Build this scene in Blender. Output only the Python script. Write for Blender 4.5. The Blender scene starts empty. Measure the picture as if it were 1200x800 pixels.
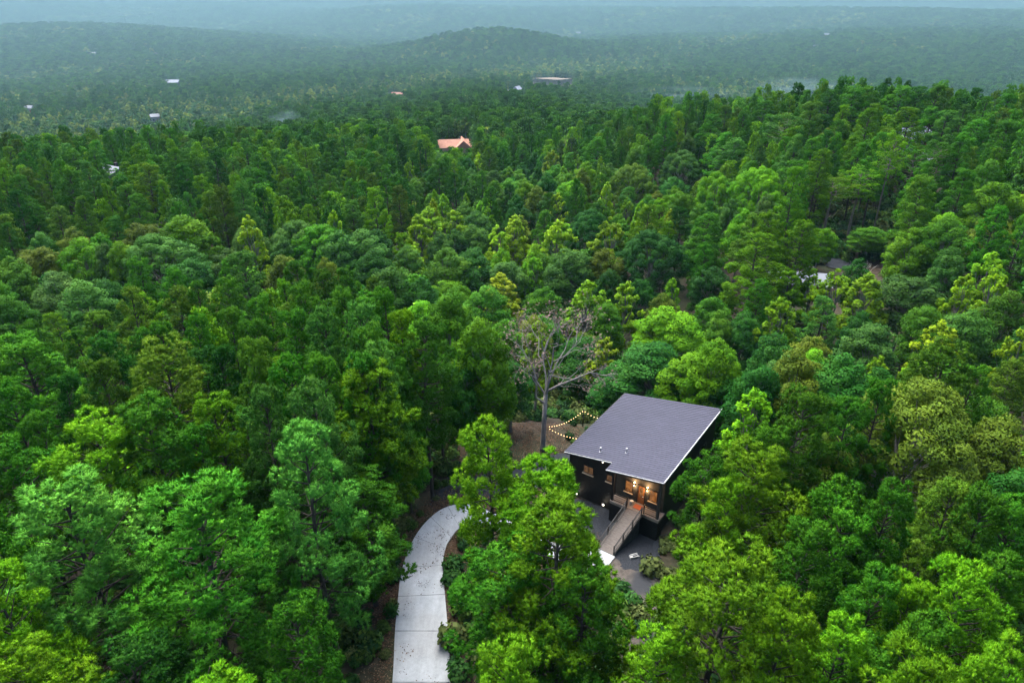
import bpy, bmesh, math, random
import numpy as np
from mathutils import Vector, Matrix

R = math.radians
scene = bpy.context.scene
C = scene.collection

# ------------------------------------------------------------------ camera
CAM_H = 38.0
PITCH = R(26.5)
FPX, CX, CY = 800.0, 600.0, 400.0          # photograph pixels (1200 x 800)
cam_d = bpy.data.cameras.new('camera')
cam_d.sensor_width = 36.0
cam_d.lens = 36.0 * FPX / 1200.0
cam_d.clip_start = 0.5
cam_d.clip_end = 40000.0
cam = bpy.data.objects.new('camera', cam_d)
C.objects.link(cam)
cam.location = (0, 0, CAM_H)
cam.rotation_euler = (math.pi / 2 - PITCH, 0, 0)
scene.camera = cam

# ------------------------------------------------------------------ sky, sun, exposure
SUN_EL, SUN_AZ = R(62), R(335)            # azimuth clockwise from +Y
world = bpy.data.worlds.new('World')
scene.world = world
world.use_nodes = True
wn = world.node_tree
sky = wn.nodes.new('ShaderNodeTexSky')
sky.sky_type = 'NISHITA'
sky.sun_disc = False
sky.sun_elevation = SUN_EL
sky.sun_rotation = SUN_AZ
sky.dust_density = 2.5
sky.air_density = 1.0
wn.links.new(sky.outputs[0], wn.nodes['Background'].inputs[0])
wn.nodes['Background'].inputs[1].default_value = 0.05

sun_d = bpy.data.lights.new('sun', 'SUN')
sun_d.energy = 1.5
sun_d.angle = R(65)
sun_d.color = (1.0, 0.96, 0.86)
sun = bpy.data.objects.new('sun', sun_d)
C.objects.link(sun)
sd = Vector((math.sin(SUN_AZ) * math.cos(SUN_EL), math.cos(SUN_AZ) * math.cos(SUN_EL), math.sin(SUN_EL)))
sun.rotation_euler = sd.to_track_quat('Z', 'Y').to_euler()
sun.location = (0, 0, 200)

scene.view_settings.view_transform = 'Standard'
scene.view_settings.look = 'None'
scene.view_settings.gamma = 1.0
scene.view_settings.exposure = 2.72
scene.view_settings.use_curve_mapping = False
scene.render.engine = 'CYCLES'
scene.cycles.max_bounces = 4
scene.cycles.diffuse_bounces = 1
scene.cycles.glossy_bounces = 2
scene.cycles.transmission_bounces = 3
scene.cycles.volume_bounces = 0
scene.cycles.transparent_max_bounces = 4
scene.cycles.use_denoising = True
scene.cycles.use_light_tree = False
scene.cycles.caustics_reflective = False
scene.cycles.caustics_refractive = False
scene.cycles.sample_clamp_indirect = 4.0

# ------------------------------------------------------------------ helpers
def tag(o, label=None, cat=None, group=None, kind=None):
    if label: o['label'] = label
    if cat: o['category'] = cat
    if group: o['group'] = group
    if kind: o['kind'] = kind
    return o

def mesh_np(name, V, F, smooth=False, tint=None):
    V = np.asarray(V, np.float32); F = np.asarray(F, np.int32)
    k = F.shape[1]
    me = bpy.data.meshes.new(name)
    me.vertices.add(len(V)); me.vertices.foreach_set('co', V.ravel())
    me.loops.add(F.size); me.loops.foreach_set('vertex_index', F.ravel())
    me.polygons.add(len(F))
    me.polygons.foreach_set('loop_start', np.arange(0, F.size, k, dtype=np.int32))
    if smooth:
        me.polygons.foreach_set('use_smooth', np.ones(len(F), bool))
    me.update(calc_edges=True)
    if tint is not None:
        a = me.attributes.new('tint', 'FLOAT', 'POINT')
        a.data.foreach_set('value', np.asarray(tint, np.float32))
    return me

def foliage_mesh(name, V, F, N, tint, trunk=None):
    """leaf quads with rounded-clump normals; trunk (an MB of quads) may be joined in front as material 0"""
    V = np.asarray(V, np.float32); F = np.asarray(F, np.int32); N = np.asarray(N, np.float32); tint = np.asarray(tint, np.float32)
    nt = 0
    if trunk is not None:
        tv = np.array(trunk.v, np.float32); tf = np.array([f for f in trunk.f if len(f) == 4], np.int32); nt = len(tf)
        tn = tv*np.array([1, 1, 0], np.float32); tn /= np.maximum(np.linalg.norm(tn, axis=1, keepdims=True), 1e-4)
        F = np.concatenate([tf, F + len(tv)]); V = np.concatenate([tv, V]); N = np.concatenate([tn, N]); tint = np.concatenate([np.full(len(tv), 0.5, np.float32), tint])
    me = mesh_np(name, V, F, smooth=True, tint=tint)
    if nt:
        mi = np.ones(len(F), np.int32); mi[:nt] = 0; me.polygons.foreach_set('material_index', mi)
    me.normals_split_custom_set_from_vertices(N.tolist())
    return me

def link(name, me, mat, parent=None, loc=None, rz=None):
    o = bpy.data.objects.new(name, me)
    C.objects.link(o)
    if me is not None and mat is not None and len(me.materials) == 0:
        me.materials.append(mat)
    if parent: o.parent = parent
    if loc is not None: o.location = loc
    if rz is not None: o.rotation_euler = (0, 0, rz)
    return o

def empty(name, loc=(0, 0, 0), rz=0.0, parent=None):
    o = bpy.data.objects.new(name, None)
    o.empty_display_size = 0.5
    C.objects.link(o)
    o.location = loc; o.rotation_euler = (0, 0, rz)
    if parent: o.parent = parent
    return o

class MB:
    """collects boxes, prisms and tubes into one mesh"""
    def __init__(s): s.v = []; s.f = []
    def quadbox(s, p):
        b = len(s.v); s.v += [tuple(q) for q in p]
        s.f += [(b, b+3, b+2, b+1), (b+4, b+5, b+6, b+7), (b, b+1, b+5, b+4), (b+1, b+2, b+6, b+5), (b+2, b+3, b+7, b+6), (b+3, b, b+4, b+7)]
        return s
    def box(s, x0, x1, y0, y1, z0, z1):
        return s.quadbox([(x0, y0, z0), (x1, y0, z0), (x1, y1, z0), (x0, y1, z0), (x0, y0, z1), (x1, y0, z1), (x1, y1, z1), (x0, y1, z1)])
    def bar(s, a, b, w, h):
        a, b = Vector(a), Vector(b); d = (b - a).normalized()
        side = d.cross(Vector((0, 0, 1)))
        if side.length < 1e-3: side = Vector((1, 0, 0))
        side.normalize(); up = side.cross(d).normalized()
        o = [(-w/2, -h/2), (w/2, -h/2), (w/2, h/2), (-w/2, h/2)]
        P = [a + side*i + up*j for i, j in o]; Q = [b + side*i + up*j for i, j in o]
        k = len(s.v); s.v += [tuple(q) for q in P + Q]
        s.f += [(k, k+3, k+2, k+1), (k+4, k+5, k+6, k+7)] + [(k+i, k+(i+1) % 4, k+4+(i+1) % 4, k+4+i) for i in range(4)]
        return s
    def tube(s, pts, rad, n=6, cap=True):
        pts = [Vector(p) for p in pts]; k = len(s.v)
        for i, p in enumerate(pts):
            d = (pts[min(i+1, len(pts)-1)] - pts[max(i-1, 0)]).normalized()
            a = d.cross(Vector((0.31, 0.95, 0.05)));
            if a.length < 1e-3: a = d.cross(Vector((1, 0, 0)))
            a.normalize(); b = d.cross(a)
            for j in range(n):
                t = 2*math.pi*j/n
                s.v.append(tuple(p + (a*math.cos(t) + b*math.sin(t))*rad[i]))
        for i in range(len(pts)-1):
            for j in range(n):
                s.f.append((k+i*n+j, k+i*n+(j+1) % n, k+(i+1)*n+(j+1) % n, k+(i+1)*n+j))
        if cap:
            s.f.append(tuple(k+j for j in range(n))[::-1]); e = k+(len(pts)-1)*n
            s.f.append(tuple(e+j for j in range(n)))
        return s
    def poly(s, pts):
        k = len(s.v); s.v += [tuple(p) for p in pts]; s.f.append(tuple(range(k, k+len(pts)))); return s
    def mesh(s, name, smooth=False):
        me = bpy.data.meshes.new(name); me.from_pydata(s.v, [], s.f); me.update()
        if smooth:
            for p in me.polygons: p.use_smooth = True
        return me
    def build(s, name, mat, parent=None, smooth=False):
        return link(name, s.mesh(name, smooth), mat, parent)

def ico(name, r, sub=2, scale=(1, 1, 1)):
    bm = bmesh.new(); bmesh.ops.create_icosphere(bm, subdivisions=sub, radius=r)
    for v in bm.verts: v.co = Vector((v.co.x*scale[0], v.co.y*scale[1], v.co.z*scale[2]))
    me = bpy.data.meshes.new(name); bm.to_mesh(me); bm.free()
    for p in me.polygons: p.use_smooth = True
    return me

# ------------------------------------------------------------------ materials
def new_mat(name):
    m = bpy.data.materials.new(name); m.use_nodes = True
    nt = m.node_tree; b = nt.nodes['Principled BSDF']
    return m, nt, b

def noise_mat(name, c1, c2, scale=3.0, rough=0.8, bump=0.0, detail=6.0, c3=None, scale3=0.3, spec=0.3, metallic=0.0, coord='Object', stretch=None):
    m, nt, b = new_mat(name); L = nt.links.new
    tc = nt.nodes.new('ShaderNodeTexCoord'); src = tc.outputs[coord]
    if stretch:
        mp = nt.nodes.new('ShaderNodeMapping'); mp.inputs['Scale'].default_value = stretch; L(src, mp.inputs[0]); src = mp.outputs[0]
    n = nt.nodes.new('ShaderNodeTexNoise'); n.inputs['Scale'].default_value = scale; n.inputs['Detail'].default_value = detail; n.inputs['Roughness'].default_value = 0.65
    L(src, n.inputs['Vector'])
    r = nt.nodes.new('ShaderNodeValToRGB'); r.color_ramp.elements[0].position = 0.35; r.color_ramp.elements[1].position = 0.68
    r.color_ramp.elements[0].color = (*c1, 1); r.color_ramp.elements[1].color = (*c2, 1)
    L(n.outputs['Fac'], r.inputs[0]); out = r.outputs[0]
    if c3:
        n3 = nt.nodes.new('ShaderNodeTexNoise'); n3.inputs['Scale'].default_value = scale3; n3.inputs['Detail'].default_value = 4
        L(src, n3.inputs['Vector'])
        r3 = nt.nodes.new('ShaderNodeValToRGB'); r3.color_ramp.elements[0].position = 0.45; r3.color_ramp.elements[1].position = 0.62
        L(n3.outputs['Fac'], r3.inputs[0])
        mx = nt.nodes.new('ShaderNodeMix'); mx.data_type = 'RGBA'
        L(r3.outputs[0], mx.inputs['Factor']); L(out, mx.inputs['A']); mx.inputs['B'].default_value = (*c3, 1); out = mx.outputs['Result']
    L(out, b.inputs['Base Color']); b.inputs['Roughness'].default_value = rough
    b.inputs['Specular IOR Level'].default_value = spec; b.inputs['Metallic'].default_value = metallic
    if bump:
        bp_ = nt.nodes.new('ShaderNodeBump'); bp_.inputs['Strength'].default_value = bump; bp_.inputs['Distance'].default_value = 0.05
        L(n.outputs['Fac'], bp_.inputs['Height']); L(bp_.outputs[0], b.inputs['Normal'])
    return m

def emit_mat(name, col, strength, base=(0.8, 0.7, 0.5)):
    m, nt, b = new_mat(name)
    b.inputs['Base Color'].default_value = (*base, 1); b.inputs['Emission Color'].default_value = (*col, 1)
    b.inputs['Emission Strength'].default_value = strength; m.cycles.emission_sampling = 'NONE'
    return m

def foliage_mat(name, transl=0.3, rough=0.55, hue=0.05, trans_tint=(1.5, 1.25, 0.5), fixed=None):
    """leaf colour = object colour, varied per leaf clump (tint attribute) and per tree"""
    m, nt, b = new_mat(name); L = nt.links.new
    oi = nt.nodes.new('ShaderNodeObjectInfo')
    at = nt.nodes.new('ShaderNodeAttribute'); at.attribute_name = 'tint'
    mr = nt.nodes.new('ShaderNodeMapRange'); mr.inputs['To Min'].default_value = 0.6; mr.inputs['To Max'].default_value = 1.45
    L(at.outputs['Fac'], mr.inputs['Value'])
    mo = nt.nodes.new('ShaderNodeMapRange'); mo.inputs['To Min'].default_value = 0.68; mo.inputs['To Max'].default_value = 1.3
    L(oi.outputs['Random'], mo.inputs['Value'])
    mu = nt.nodes.new('ShaderNodeMath'); mu.operation = 'MULTIPLY'; L(mr.outputs[0], mu.inputs[0]); L(mo.outputs[0], mu.inputs[1])
    # hue leans to yellow on some clumps
    hs = nt.nodes.new('ShaderNodeHueSaturation')
    if fixed: hs.inputs['Color'].default_value = (*fixed, 1)
    else: L(oi.outputs['Color'], hs.inputs['Color'])
    L(mu.outputs[0], hs.inputs['Value'])
    hm = nt.nodes.new('ShaderNodeMapRange'); hm.inputs['To Min'].default_value = 0.5 + hue*0.6; hm.inputs['To Max'].default_value = 0.5 - hue
    L(at.outputs['Fac'], hm.inputs['Value']); L(hm.outputs[0], hs.inputs['Hue'])
    L(hs.outputs[0], b.inputs['Base Color']); b.inputs['Roughness'].default_value = rough; b.inputs['Specular IOR Level'].default_value = 0.03
    tr = nt.nodes.new('ShaderNodeBsdfTranslucent')
    vm = nt.nodes.new('ShaderNodeVectorMath'); vm.operation = 'MULTIPLY'; L(hs.outputs[0], vm.inputs[0]); vm.inputs[1].default_value = trans_tint
    L(vm.outputs[0], tr.inputs['Color'])
    mx = nt.nodes.new('ShaderNodeMixShader'); mx.inputs[0].default_value = transl
    L(b.outputs[0], mx.inputs[1]); L(tr.outputs[0], mx.inputs[2]); L(mx.outputs[0], nt.nodes['Material Output'].inputs['Surface'])
    return m

M = {}
M['needles'] = foliage_mat('pine_needles', 0.1, 0.5, 0.02)
M['leaves'] = foliage_mat('broad_leaves', 0.12, 0.5, 0.02)
M['bark'] = noise_mat('pine_bark', (0.030, 0.026, 0.022), (0.085, 0.072, 0.060), 6, 0.9, 0.6, stretch=(1, 1, 0.25))
M['paletrunk'] = noise_mat('pale_pine_bark', (0.12, 0.10, 0.085), (0.24, 0.20, 0.175), 5, 0.9, 0.5, stretch=(1, 1, 0.25))
M['graybark'] = noise_mat('grey_bark', (0.10, 0.095, 0.09), (0.22, 0.21, 0.2), 5, 0.9, 0.5, stretch=(1, 1, 0.25))
M['deadwood'] = noise_mat('dead_wood', (0.17, 0.155, 0.15), (0.32, 0.295, 0.285), 4, 0.9, 0.3, stretch=(1, 1, 0.3))
M['snagwood'] = noise_mat('bleached_wood', (0.3, 0.27, 0.23), (0.5, 0.46, 0.4), 4, 0.9, 0.3)
M['ground'] = noise_mat('forest_floor', (0.022, 0.017, 0.012), (0.085, 0.062, 0.047), 1.6, 0.95, 0.8, c3=(0.03, 0.042, 0.018), scale3=0.09, detail=9)
M['concrete'] = noise_mat('brushed_concrete', (0.42, 0.455, 0.50), (0.51, 0.545, 0.59), 0.9, 0.85, 0.15, c3=(0.43, 0.45, 0.48), scale3=0.25, detail=8)
def stain(m, sc, amt, stretch):
    nt = m.node_tree; b = nt.nodes['Principled BSDF']; L = nt.links.new; src = b.inputs['Base Color'].links[0].from_socket
    tc = nt.nodes.new('ShaderNodeTexCoord'); mp = nt.nodes.new('ShaderNodeMapping'); mp.inputs['Scale'].default_value = stretch; L(tc.outputs['Object'], mp.inputs[0])
    n = nt.nodes.new('ShaderNodeTexNoise'); n.inputs['Scale'].default_value = sc; n.inputs['Detail'].default_value = 8; n.inputs['Roughness'].default_value = 0.7; L(mp.outputs[0], n.inputs['Vector'])
    mr = nt.nodes.new('ShaderNodeMapRange'); mr.inputs['From Min'].default_value = 0.35; mr.inputs['From Max'].default_value = 0.62; mr.inputs['To Min'].default_value = 1 - amt; mr.inputs['To Max'].default_value = 1.0; L(n.outputs['Fac'], mr.inputs['Value'])
    vm = nt.nodes.new('ShaderNodeVectorMath'); vm.operation = 'SCALE'; L(src, vm.inputs[0]); L(mr.outputs[0], vm.inputs['Scale']); L(vm.outputs[0], b.inputs['Base Color'])
stain(M['concrete'], 0.8, 0.2, (1.6, 0.22, 1)); stain(M['concrete'], 5.0, 0.14, (1, 1, 1))
M['asphalt'] = noise_mat('dark_gravel', (0.014, 0.017, 0.024), (0.036, 0.041, 0.054), 9, 0.9, 0.6, detail=8)
M['dirt'] = noise_mat('brown_gravel', (0.06, 0.052, 0.048), (0.12, 0.104, 0.095), 2.5, 0.95, 0.5, c3=(0.035, 0.038, 0.046), scale3=0.35, detail=9)
M['tan_dirt'] = noise_mat('tan_dirt', (0.17, 0.13, 0.10), (0.25, 0.20, 0.16), 0.2, 0.95, 0.2)
M['red_dirt'] = noise_mat('red_clay', (0.16, 0.08, 0.05), (0.28, 0.16, 0.11), 0.6, 0.95, 0.4)

# ------------------------------------------------------------------ projection (for laying out trees on the terrain)
sp, cp = math.sin(PITCH), math.cos(PITCH)
def project(P):
    P = np.asarray(P, float); x, y, z = P[..., 0], P[..., 1], P[..., 2] - CAM_H
    d = y*cp - z*sp; up = y*sp + z*cp
    dd = np.where(d > 0.5, d, 0.5)
    return CX + FPX*x/dd, CY - FPX*up/dd, d

def ray(px, py):
    u, v = (px - CX)/FPX, (py - CY)/FPX
    return np.array([u, cp - v*sp, -sp - v*cp])

def at_z(px, py, z):
    d = ray(px, py); t = (z - CAM_H)/d[2]
    return np.array([d[0]*t, d[1]*t, z])

# ------------------------------------------------------------------ terrain
T_R = np.array([0, 40, 58, 76, 100, 130, 160, 200, 240, 300, 420, 600, 850, 1200, 1700, 2400, 3500, 5500, 9000.])
T_A = np.array([-40, -26, -13.6, 0, 13.6, 26, 40.])
T_Z = np.array([
    #  -40   -26   -13.6   0    13.6   26    40
    [0, 0, 0, 0, 0, 0, 0],
    [-1, -0.6, 0, 0, 0, 0, 0],
    [-4, -3, -0.3, -0.2, -0.5, -1.5, -3],
    [-7, -7, -7.5, -9, -9, -8, -7.5],
    [-8, -9, -11, -13, -11.5, -8, -6],
    [-8.5, -9.5, -12, -15.5, -12, -4.5, -2],
    [-9, -9.5, -12.5, -17, -10, -2, 1],
    [-10.5, -11.5, -14, -18.5, -8, -1.5, 1],
    [-13, -14, -16, -20.5, -10, -4, -2],
    [-30, -28, -26, -24, -24, -24, -22],
    [-52, -48, -40, -32, -45, -50, -50],
    [-60, -57, -50, -42, -54, -60, -60],
    [-60, -58, -56, -54, -58, -60, -62],
    [-70, -68, -68, -68, -66, -62, -62],
    [-75, -72, -70, -66, -56, -46, -44],
    [-70, -66, -60, -52, -42, -36, -34],
    [-48, -42, -40, -38, -40, -40, -38],
    [-20, -12, -8, -4, -8, -10, -10],
    [25, 38, 50, 58, 52, 48, 46]])

def ground(x, y):
    x = np.asarray(x, float); y = np.asarray(y, float)
    r = np.hypot(x, y); a = np.degrees(np.arctan2(x, y))
    a = np.clip(a, -40, 40)
    i = np.clip(np.searchsorted(T_R, r, 'right') - 1, 0, len(T_R)-2)
    t = np.clip((r - T_R[i])/(T_R[i+1] - T_R[i]), 0, 1)
    j = np.clip(np.searchsorted(T_A, a, 'right') - 1, 0, len(T_A)-2)
    s = (a - T_A[j])/(T_A[j+1] - T_A[j]); s = s*s*(3 - 2*s)
    z = (T_Z[i, j]*(1-t) + T_Z[i+1, j]*t)*(1-s) + (T_Z[i, j+1]*(1-t) + T_Z[i+1, j+1]*t)*s
    # rolling hills far off
    w = np.clip((r - 700)/1500, 0, 1)
    z = z + w*(15*np.sin(x/430 + 1.3)*np.sin(y/420 + 0.4) + 15*np.sin(x/1010 + y/235 + 2.1) + 6*np.sin(x/190 + y/260))
    # wooded knolls
    for (kx, ky, kr, kh) in ((-40, 1350, 160, 40), (900, 2100, 800, 20), (-900, 2100, 500, 14), (-2600, 3000, 600, 40), (-1350, 3500, 520, 44), (-350, 3100, 420, 30), (700, 3800, 600, 42), (1900, 3200, 600, 36), (-600, 5000, 800, 52), (1500, 5400, 900, 50), (-3000, 5400, 1000, 54), (-2300, 4200, 900, 34), (500, 4600, 1100, 30), (2600, 4200, 1200, 26), (-700, 6200, 1300, 40), (-4200, 6500, 1500, 46), (3300, 7200, 1600, 34)):
        z = z + kh*np.exp(-((x-kx)**2 + (y-ky)**2)/(kr*kr))
    w2 = np.clip((r - 60)/60, 0, 1)
    z = z + w2*(0.8*np.sin(x/17 + y/23) + 0.6*np.sin(x/11 - y/13 + 1))
    return z

def hit(px, py, off=0.0):
    """where the line of sight through a pixel meets the ground raised by off"""
    d = ray(px, py)
    t = np.geomspace(8, 9000, 6000)
    P = np.array([0, 0, CAM_H])[:, None] + d[:, None]*t
    k = np.nonzero(P[2] <= ground(P[0], P[1]) + off)[0]
    i = k[0] if len(k) else len(t)-1
    lo, hi = t[max(i-1, 0)], t[i]
    for _ in range(30):
        m = (lo+hi)/2; Q = np.array([0, 0, CAM_H]) + d*m
        if Q[2] <= float(ground(Q[0], Q[1])) + off: hi = m
        else: lo = m
    return np.array([0, 0, CAM_H]) + d*hi

NA, NR = 300, 150
rr = np.concatenate([[2.0], np.geomspace(6, 9000, NR-1)])
aa = np.linspace(0, 2*np.pi, NA, endpoint=False)
gx = np.concatenate([[0], (rr[:, None]*np.sin(aa)).ravel()]); gy = np.concatenate([[0], (rr[:, None]*np.cos(aa)).ravel()])
V = np.stack([gx, gy, ground(gx, gy)], 1)
I = np.arange(NR*NA).reshape(NR, NA) + 1
Q = np.stack([I[:-1], np.roll(I[:-1], -1, 1), np.roll(I[1:], -1, 1), I[1:]], -1).reshape(-1, 4)
Q = Q[:, ::-1]
Fl = [tuple(q) for q in Q.tolist()] + [(0, int(I[0, j]), int(I[0, (j+1) % NA]))[::-1] for j in range(NA)]
me = bpy.data.meshes.new('ground'); me.from_pydata(V.tolist(), [], Fl); me.update()
for p_ in me.polygons: p_.use_smooth = True
if me.polygons[0].normal.z < 0: me.flip_normals()
tag(link('ground', me, M['ground']), 'brown leaf-littered forest floor reaching to the hills', kind='structure')

# ------------------------------------------------------------------ driveway and gravel
def catmull(P, n):
    P = [np.array(p, float) for p in P]; P = [2*P[0]-P[1]] + P + [2*P[-1]-P[-2]]; out = []
    for i in range(1, len(P)-2):
        for k in range(n):
            t = k/n
            out.append(0.5*((2*P[i]) + (-P[i-1]+P[i+1])*t + (2*P[i-1]-5*P[i]+4*P[i+1]-P[i+2])*t*t + (-P[i-1]+3*P[i]-3*P[i+1]+P[i+2])*t**3))
    out.append(P[-2]); return out
outer = [(-6.2, 8), (-6.6, 16), (-7.05, 23), (-7.44, 28.57), (-7.87, 32.43), (-8.1, 35.4), (-8.2, 38.2), (-7.7, 41.4), (-6.66, 43.75), (-5.37, 45.05), (-3.4, 45.4), (-1.2, 44.0), (1.6, 41.9), (4.2, 40.2), (6.3, 39.3)]
inner = [(-2.5, 8), (-2.9, 16), (-3.4, 23), (-3.83, 28.57), (-4.31, 32.43), (-4.8, 35.6), (-5.2, 38.4), (-5.15, 40.2), (-4.8, 41.4), (-4.2, 42.5), (-3.2, 43.0), (-1.6, 42.5), (0.8, 40.8), (3.4, 39.0), (5.7, 37.9)]
oc, ic = catmull(outer, 6), catmull(inner, 6)
drive = empty('driveway', (0, 0, 0)); tag(drive, 'pale concrete driveway curving through the pines to the cabin', kind='structure')
step = 6
for k in range(0, len(oc)-1, step):
    a = list(range(k, min(k+step, len(oc)-1)+1))
    mb = MB()
    o_ = [oc[i].copy() for i in a]; i_ = [ic[i].copy() for i in a]
    for L_ in (o_, i_):
        L_[0] = L_[0] + (L_[1]-L_[0])*0.035; L_[-1] = L_[-1] + (L_[-2]-L_[-1])*0.035
    n = len(a); top = 0.10
    for P_ in o_: mb.v.append((P_[0], P_[1], top))
    for P_ in i_: mb.v.append((P_[0], P_[1], top))
    for P_ in o_: mb.v.append((P_[0], P_[1], -0.1))
    for P_ in i_: mb.v.append((P_[0], P_[1], -0.1))
    for q in range(n-1):
        mb.f += [(q, n+q, n+q+1, q+1), (2*n+q, q, q+1, 2*n+q+1), (n+q, 3*n+q, 3*n+q+1, n+q+1)]
    mb.f += [(0, 2*n, 3*n, n), (n-1, 2*n-1, 4*n-1, 3*n-1)]
    me = mb.mesh('concrete_slab'); bm = bmesh.new(); bm.from_mesh(me); bmesh.ops.recalc_face_normals(bm, faces=bm.faces); bm.to_mesh(me); bm.free()
    link('concrete_slab', me, M['concrete'], drive)

def sheet(name, pts, z, mat, label, sub=0):
    """flat ground sheet with a ragged edge, laid a little above the ground"""
    rs = np.random.RandomState(len(name)+len(pts)); pts = catmull([(*p,) for p in list(pts) + [pts[0]]], 8)[:-1]
    pts = [p + rs.uniform(-0.13, 0.13, 2) for p in pts]
    mb = MB(); mb.poly([(p[0], p[1], z) for p in pts])
    o = mb.build(name, mat); me = o.data
    if me.polygons[0].normal.z < 0: me.flip_normals()
    return tag(o, label, kind='structure')

def W(px, py): return tuple(at_z(px, py, 0.0)[:2])
sheet('gravel_path', [W(508, 602), W(505, 588), W(520, 572), W(545, 562), W(580, 552), W(620, 541), W(655, 532), W(690, 528), W(690, 556), W(660, 566), W(620, 573), W(580, 586), W(555, 600), W(530, 600)], 0.03, M['asphalt'], 'dark gravel path from the driveway bend to the cabin side')
sheet('gravel_bed', [W(664, 580), W(715, 598), W(770, 633), W(770, 660), W(735, 668), W(722, 655), W(700, 640), W(672, 622), W(655, 600)], 0.034, M['asphalt'], 'dark gravel bed along the cabin front')
sheet('parking_pad', [W(700, 668), W(722, 648), W(760, 655), W(790, 680), W(800, 730), W(790, 790), W(740, 800), W(715, 760), W(700, 715)], 0.03, M['dirt'], 'brown and grey gravel parking pad below the ramp')

# ------------------------------------------------------------------ the cabin
M['black'] = noise_mat('black_siding', (0.004, 0.004, 0.005), (0.009, 0.009, 0.011), 3, 0.55, 0.0, spec=0.3)
_nt = M['black'].node_tree; _b = _nt.nodes['Principled BSDF']
_w = _nt.nodes.new('ShaderNodeTexWave'); _w.bands_direction = 'Z'; _w.wave_profile = 'SAW'; _w.inputs['Scale'].default_value = 1.6
_tc = _nt.nodes.new('ShaderNodeTexCoord'); _nt.links.new(_tc.outputs['Object'], _w.inputs['Vector'])
_bp = _nt.nodes.new('ShaderNodeBump'); _bp.inputs['Strength'].default_value = 0.6; _bp.inputs['Distance'].default_value = 0.03
_nt.links.new(_w.outputs['Fac'], _bp.inputs['Height']); _nt.links.new(_bp.outputs[0], _b.inputs['Normal'])
M['greyboard'] = noise_mat('grey_lap_board', (0.035, 0.034, 0.033), (0.06, 0.058, 0.056), 3, 0.7, 0.1, stretch=(1, 1, 8))
M['deckboard'] = noise_mat('deck_board', (0.15, 0.13, 0.12), (0.24, 0.21, 0.195), 3, 0.75, 0.15, stretch=(1, 6, 1))
M['blackmetal'] = noise_mat('black_metal', (0.01, 0.01, 0.012), (0.02, 0.02, 0.024), 6, 0.45, 0.0)
M['metaltrim'] = noise_mat('pale_metal_trim', (0.5, 0.5, 0.54), (0.62, 0.62, 0.66), 3, 0.4, 0.0)
M['frame'] = noise_mat('dark_window_frame', (0.02, 0.018, 0.017), (0.035, 0.03, 0.028), 5, 0.5)
M['sill'] = noise_mat('pale_wood_sill', (0.42, 0.33, 0.24), (0.55, 0.44, 0.33), 5, 0.6)
M['doorwood'] = noise_mat('stained_door_wood', (0.22, 0.085, 0.03), (0.34, 0.14, 0.05), 3, 0.5, 0.1, stretch=(6, 6, 0.5))
M['mat'] = noise_mat('rust_doormat', (0.30, 0.075, 0.03), (0.42, 0.12, 0.05), 20, 0.95, 0.4)
M['foundation'] = noise_mat('grey_block', (0.05, 0.052, 0.056), (0.09, 0.092, 0.098), 4, 0.9, 0.2)
M['white'] = noise_mat('white_paint', (0.45, 0.46, 0.47), (0.55, 0.55, 0.55), 3, 0.6)
M['bulb'] = emit_mat('warm_bulb', (1.0, 0.6, 0.25), 1.5)
M['lampglow'] = emit_mat('sconce_glow', (1.0, 0.55, 0.2), 6.0)
M['spotglow'] = emit_mat('white_spot_glow', (1.0, 0.9, 0.75), 1.6)
def pane_mat(name, glow, col):
    m, nt, b = new_mat(name); L = nt.links.new
    b.inputs['Base Color'].default_value = (0.03, 0.025, 0.02, 1); b.inputs['Roughness'].default_value = 0.08
    tc = nt.nodes.new('ShaderNodeTexCoord'); n = nt.nodes.new('ShaderNodeTexNoise'); n.inputs['Scale'].default_value = 4.5; n.inputs['Detail'].default_value = 3
    L(tc.outputs['Object'], n.inputs['Vector'])
    r = nt.nodes.new('ShaderNodeValToRGB'); r.color_ramp.elements[0].position = 0.35; r.color_ramp.elements[1].position = 0.65
    r.color_ramp.elements[0].color = (col[0]*0.25, col[1]*0.2, col[2]*0.15, 1); r.color_ramp.elements[1].color = (*col, 1)
    L(n.outputs['Fac'], r.inputs[0]); L(r.outputs[0], b.inputs['Emission Color']); b.inputs['Emission Strength'].default_value = glow; m.cycles.emission_sampling = 'NONE'
    return m
M['glass'] = noise_mat('dark_window_glass', (0.03, 0.035, 0.045), (0.06, 0.07, 0.08), 1, 0.15)
M['litpane'] = pane_mat('lit_window_pane', 0.06, (1.0, 0.38, 0.1))
M['dimpane'] = pane_mat('dim_window_pane', 0.025, (1.0, 0.5, 0.22))

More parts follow.
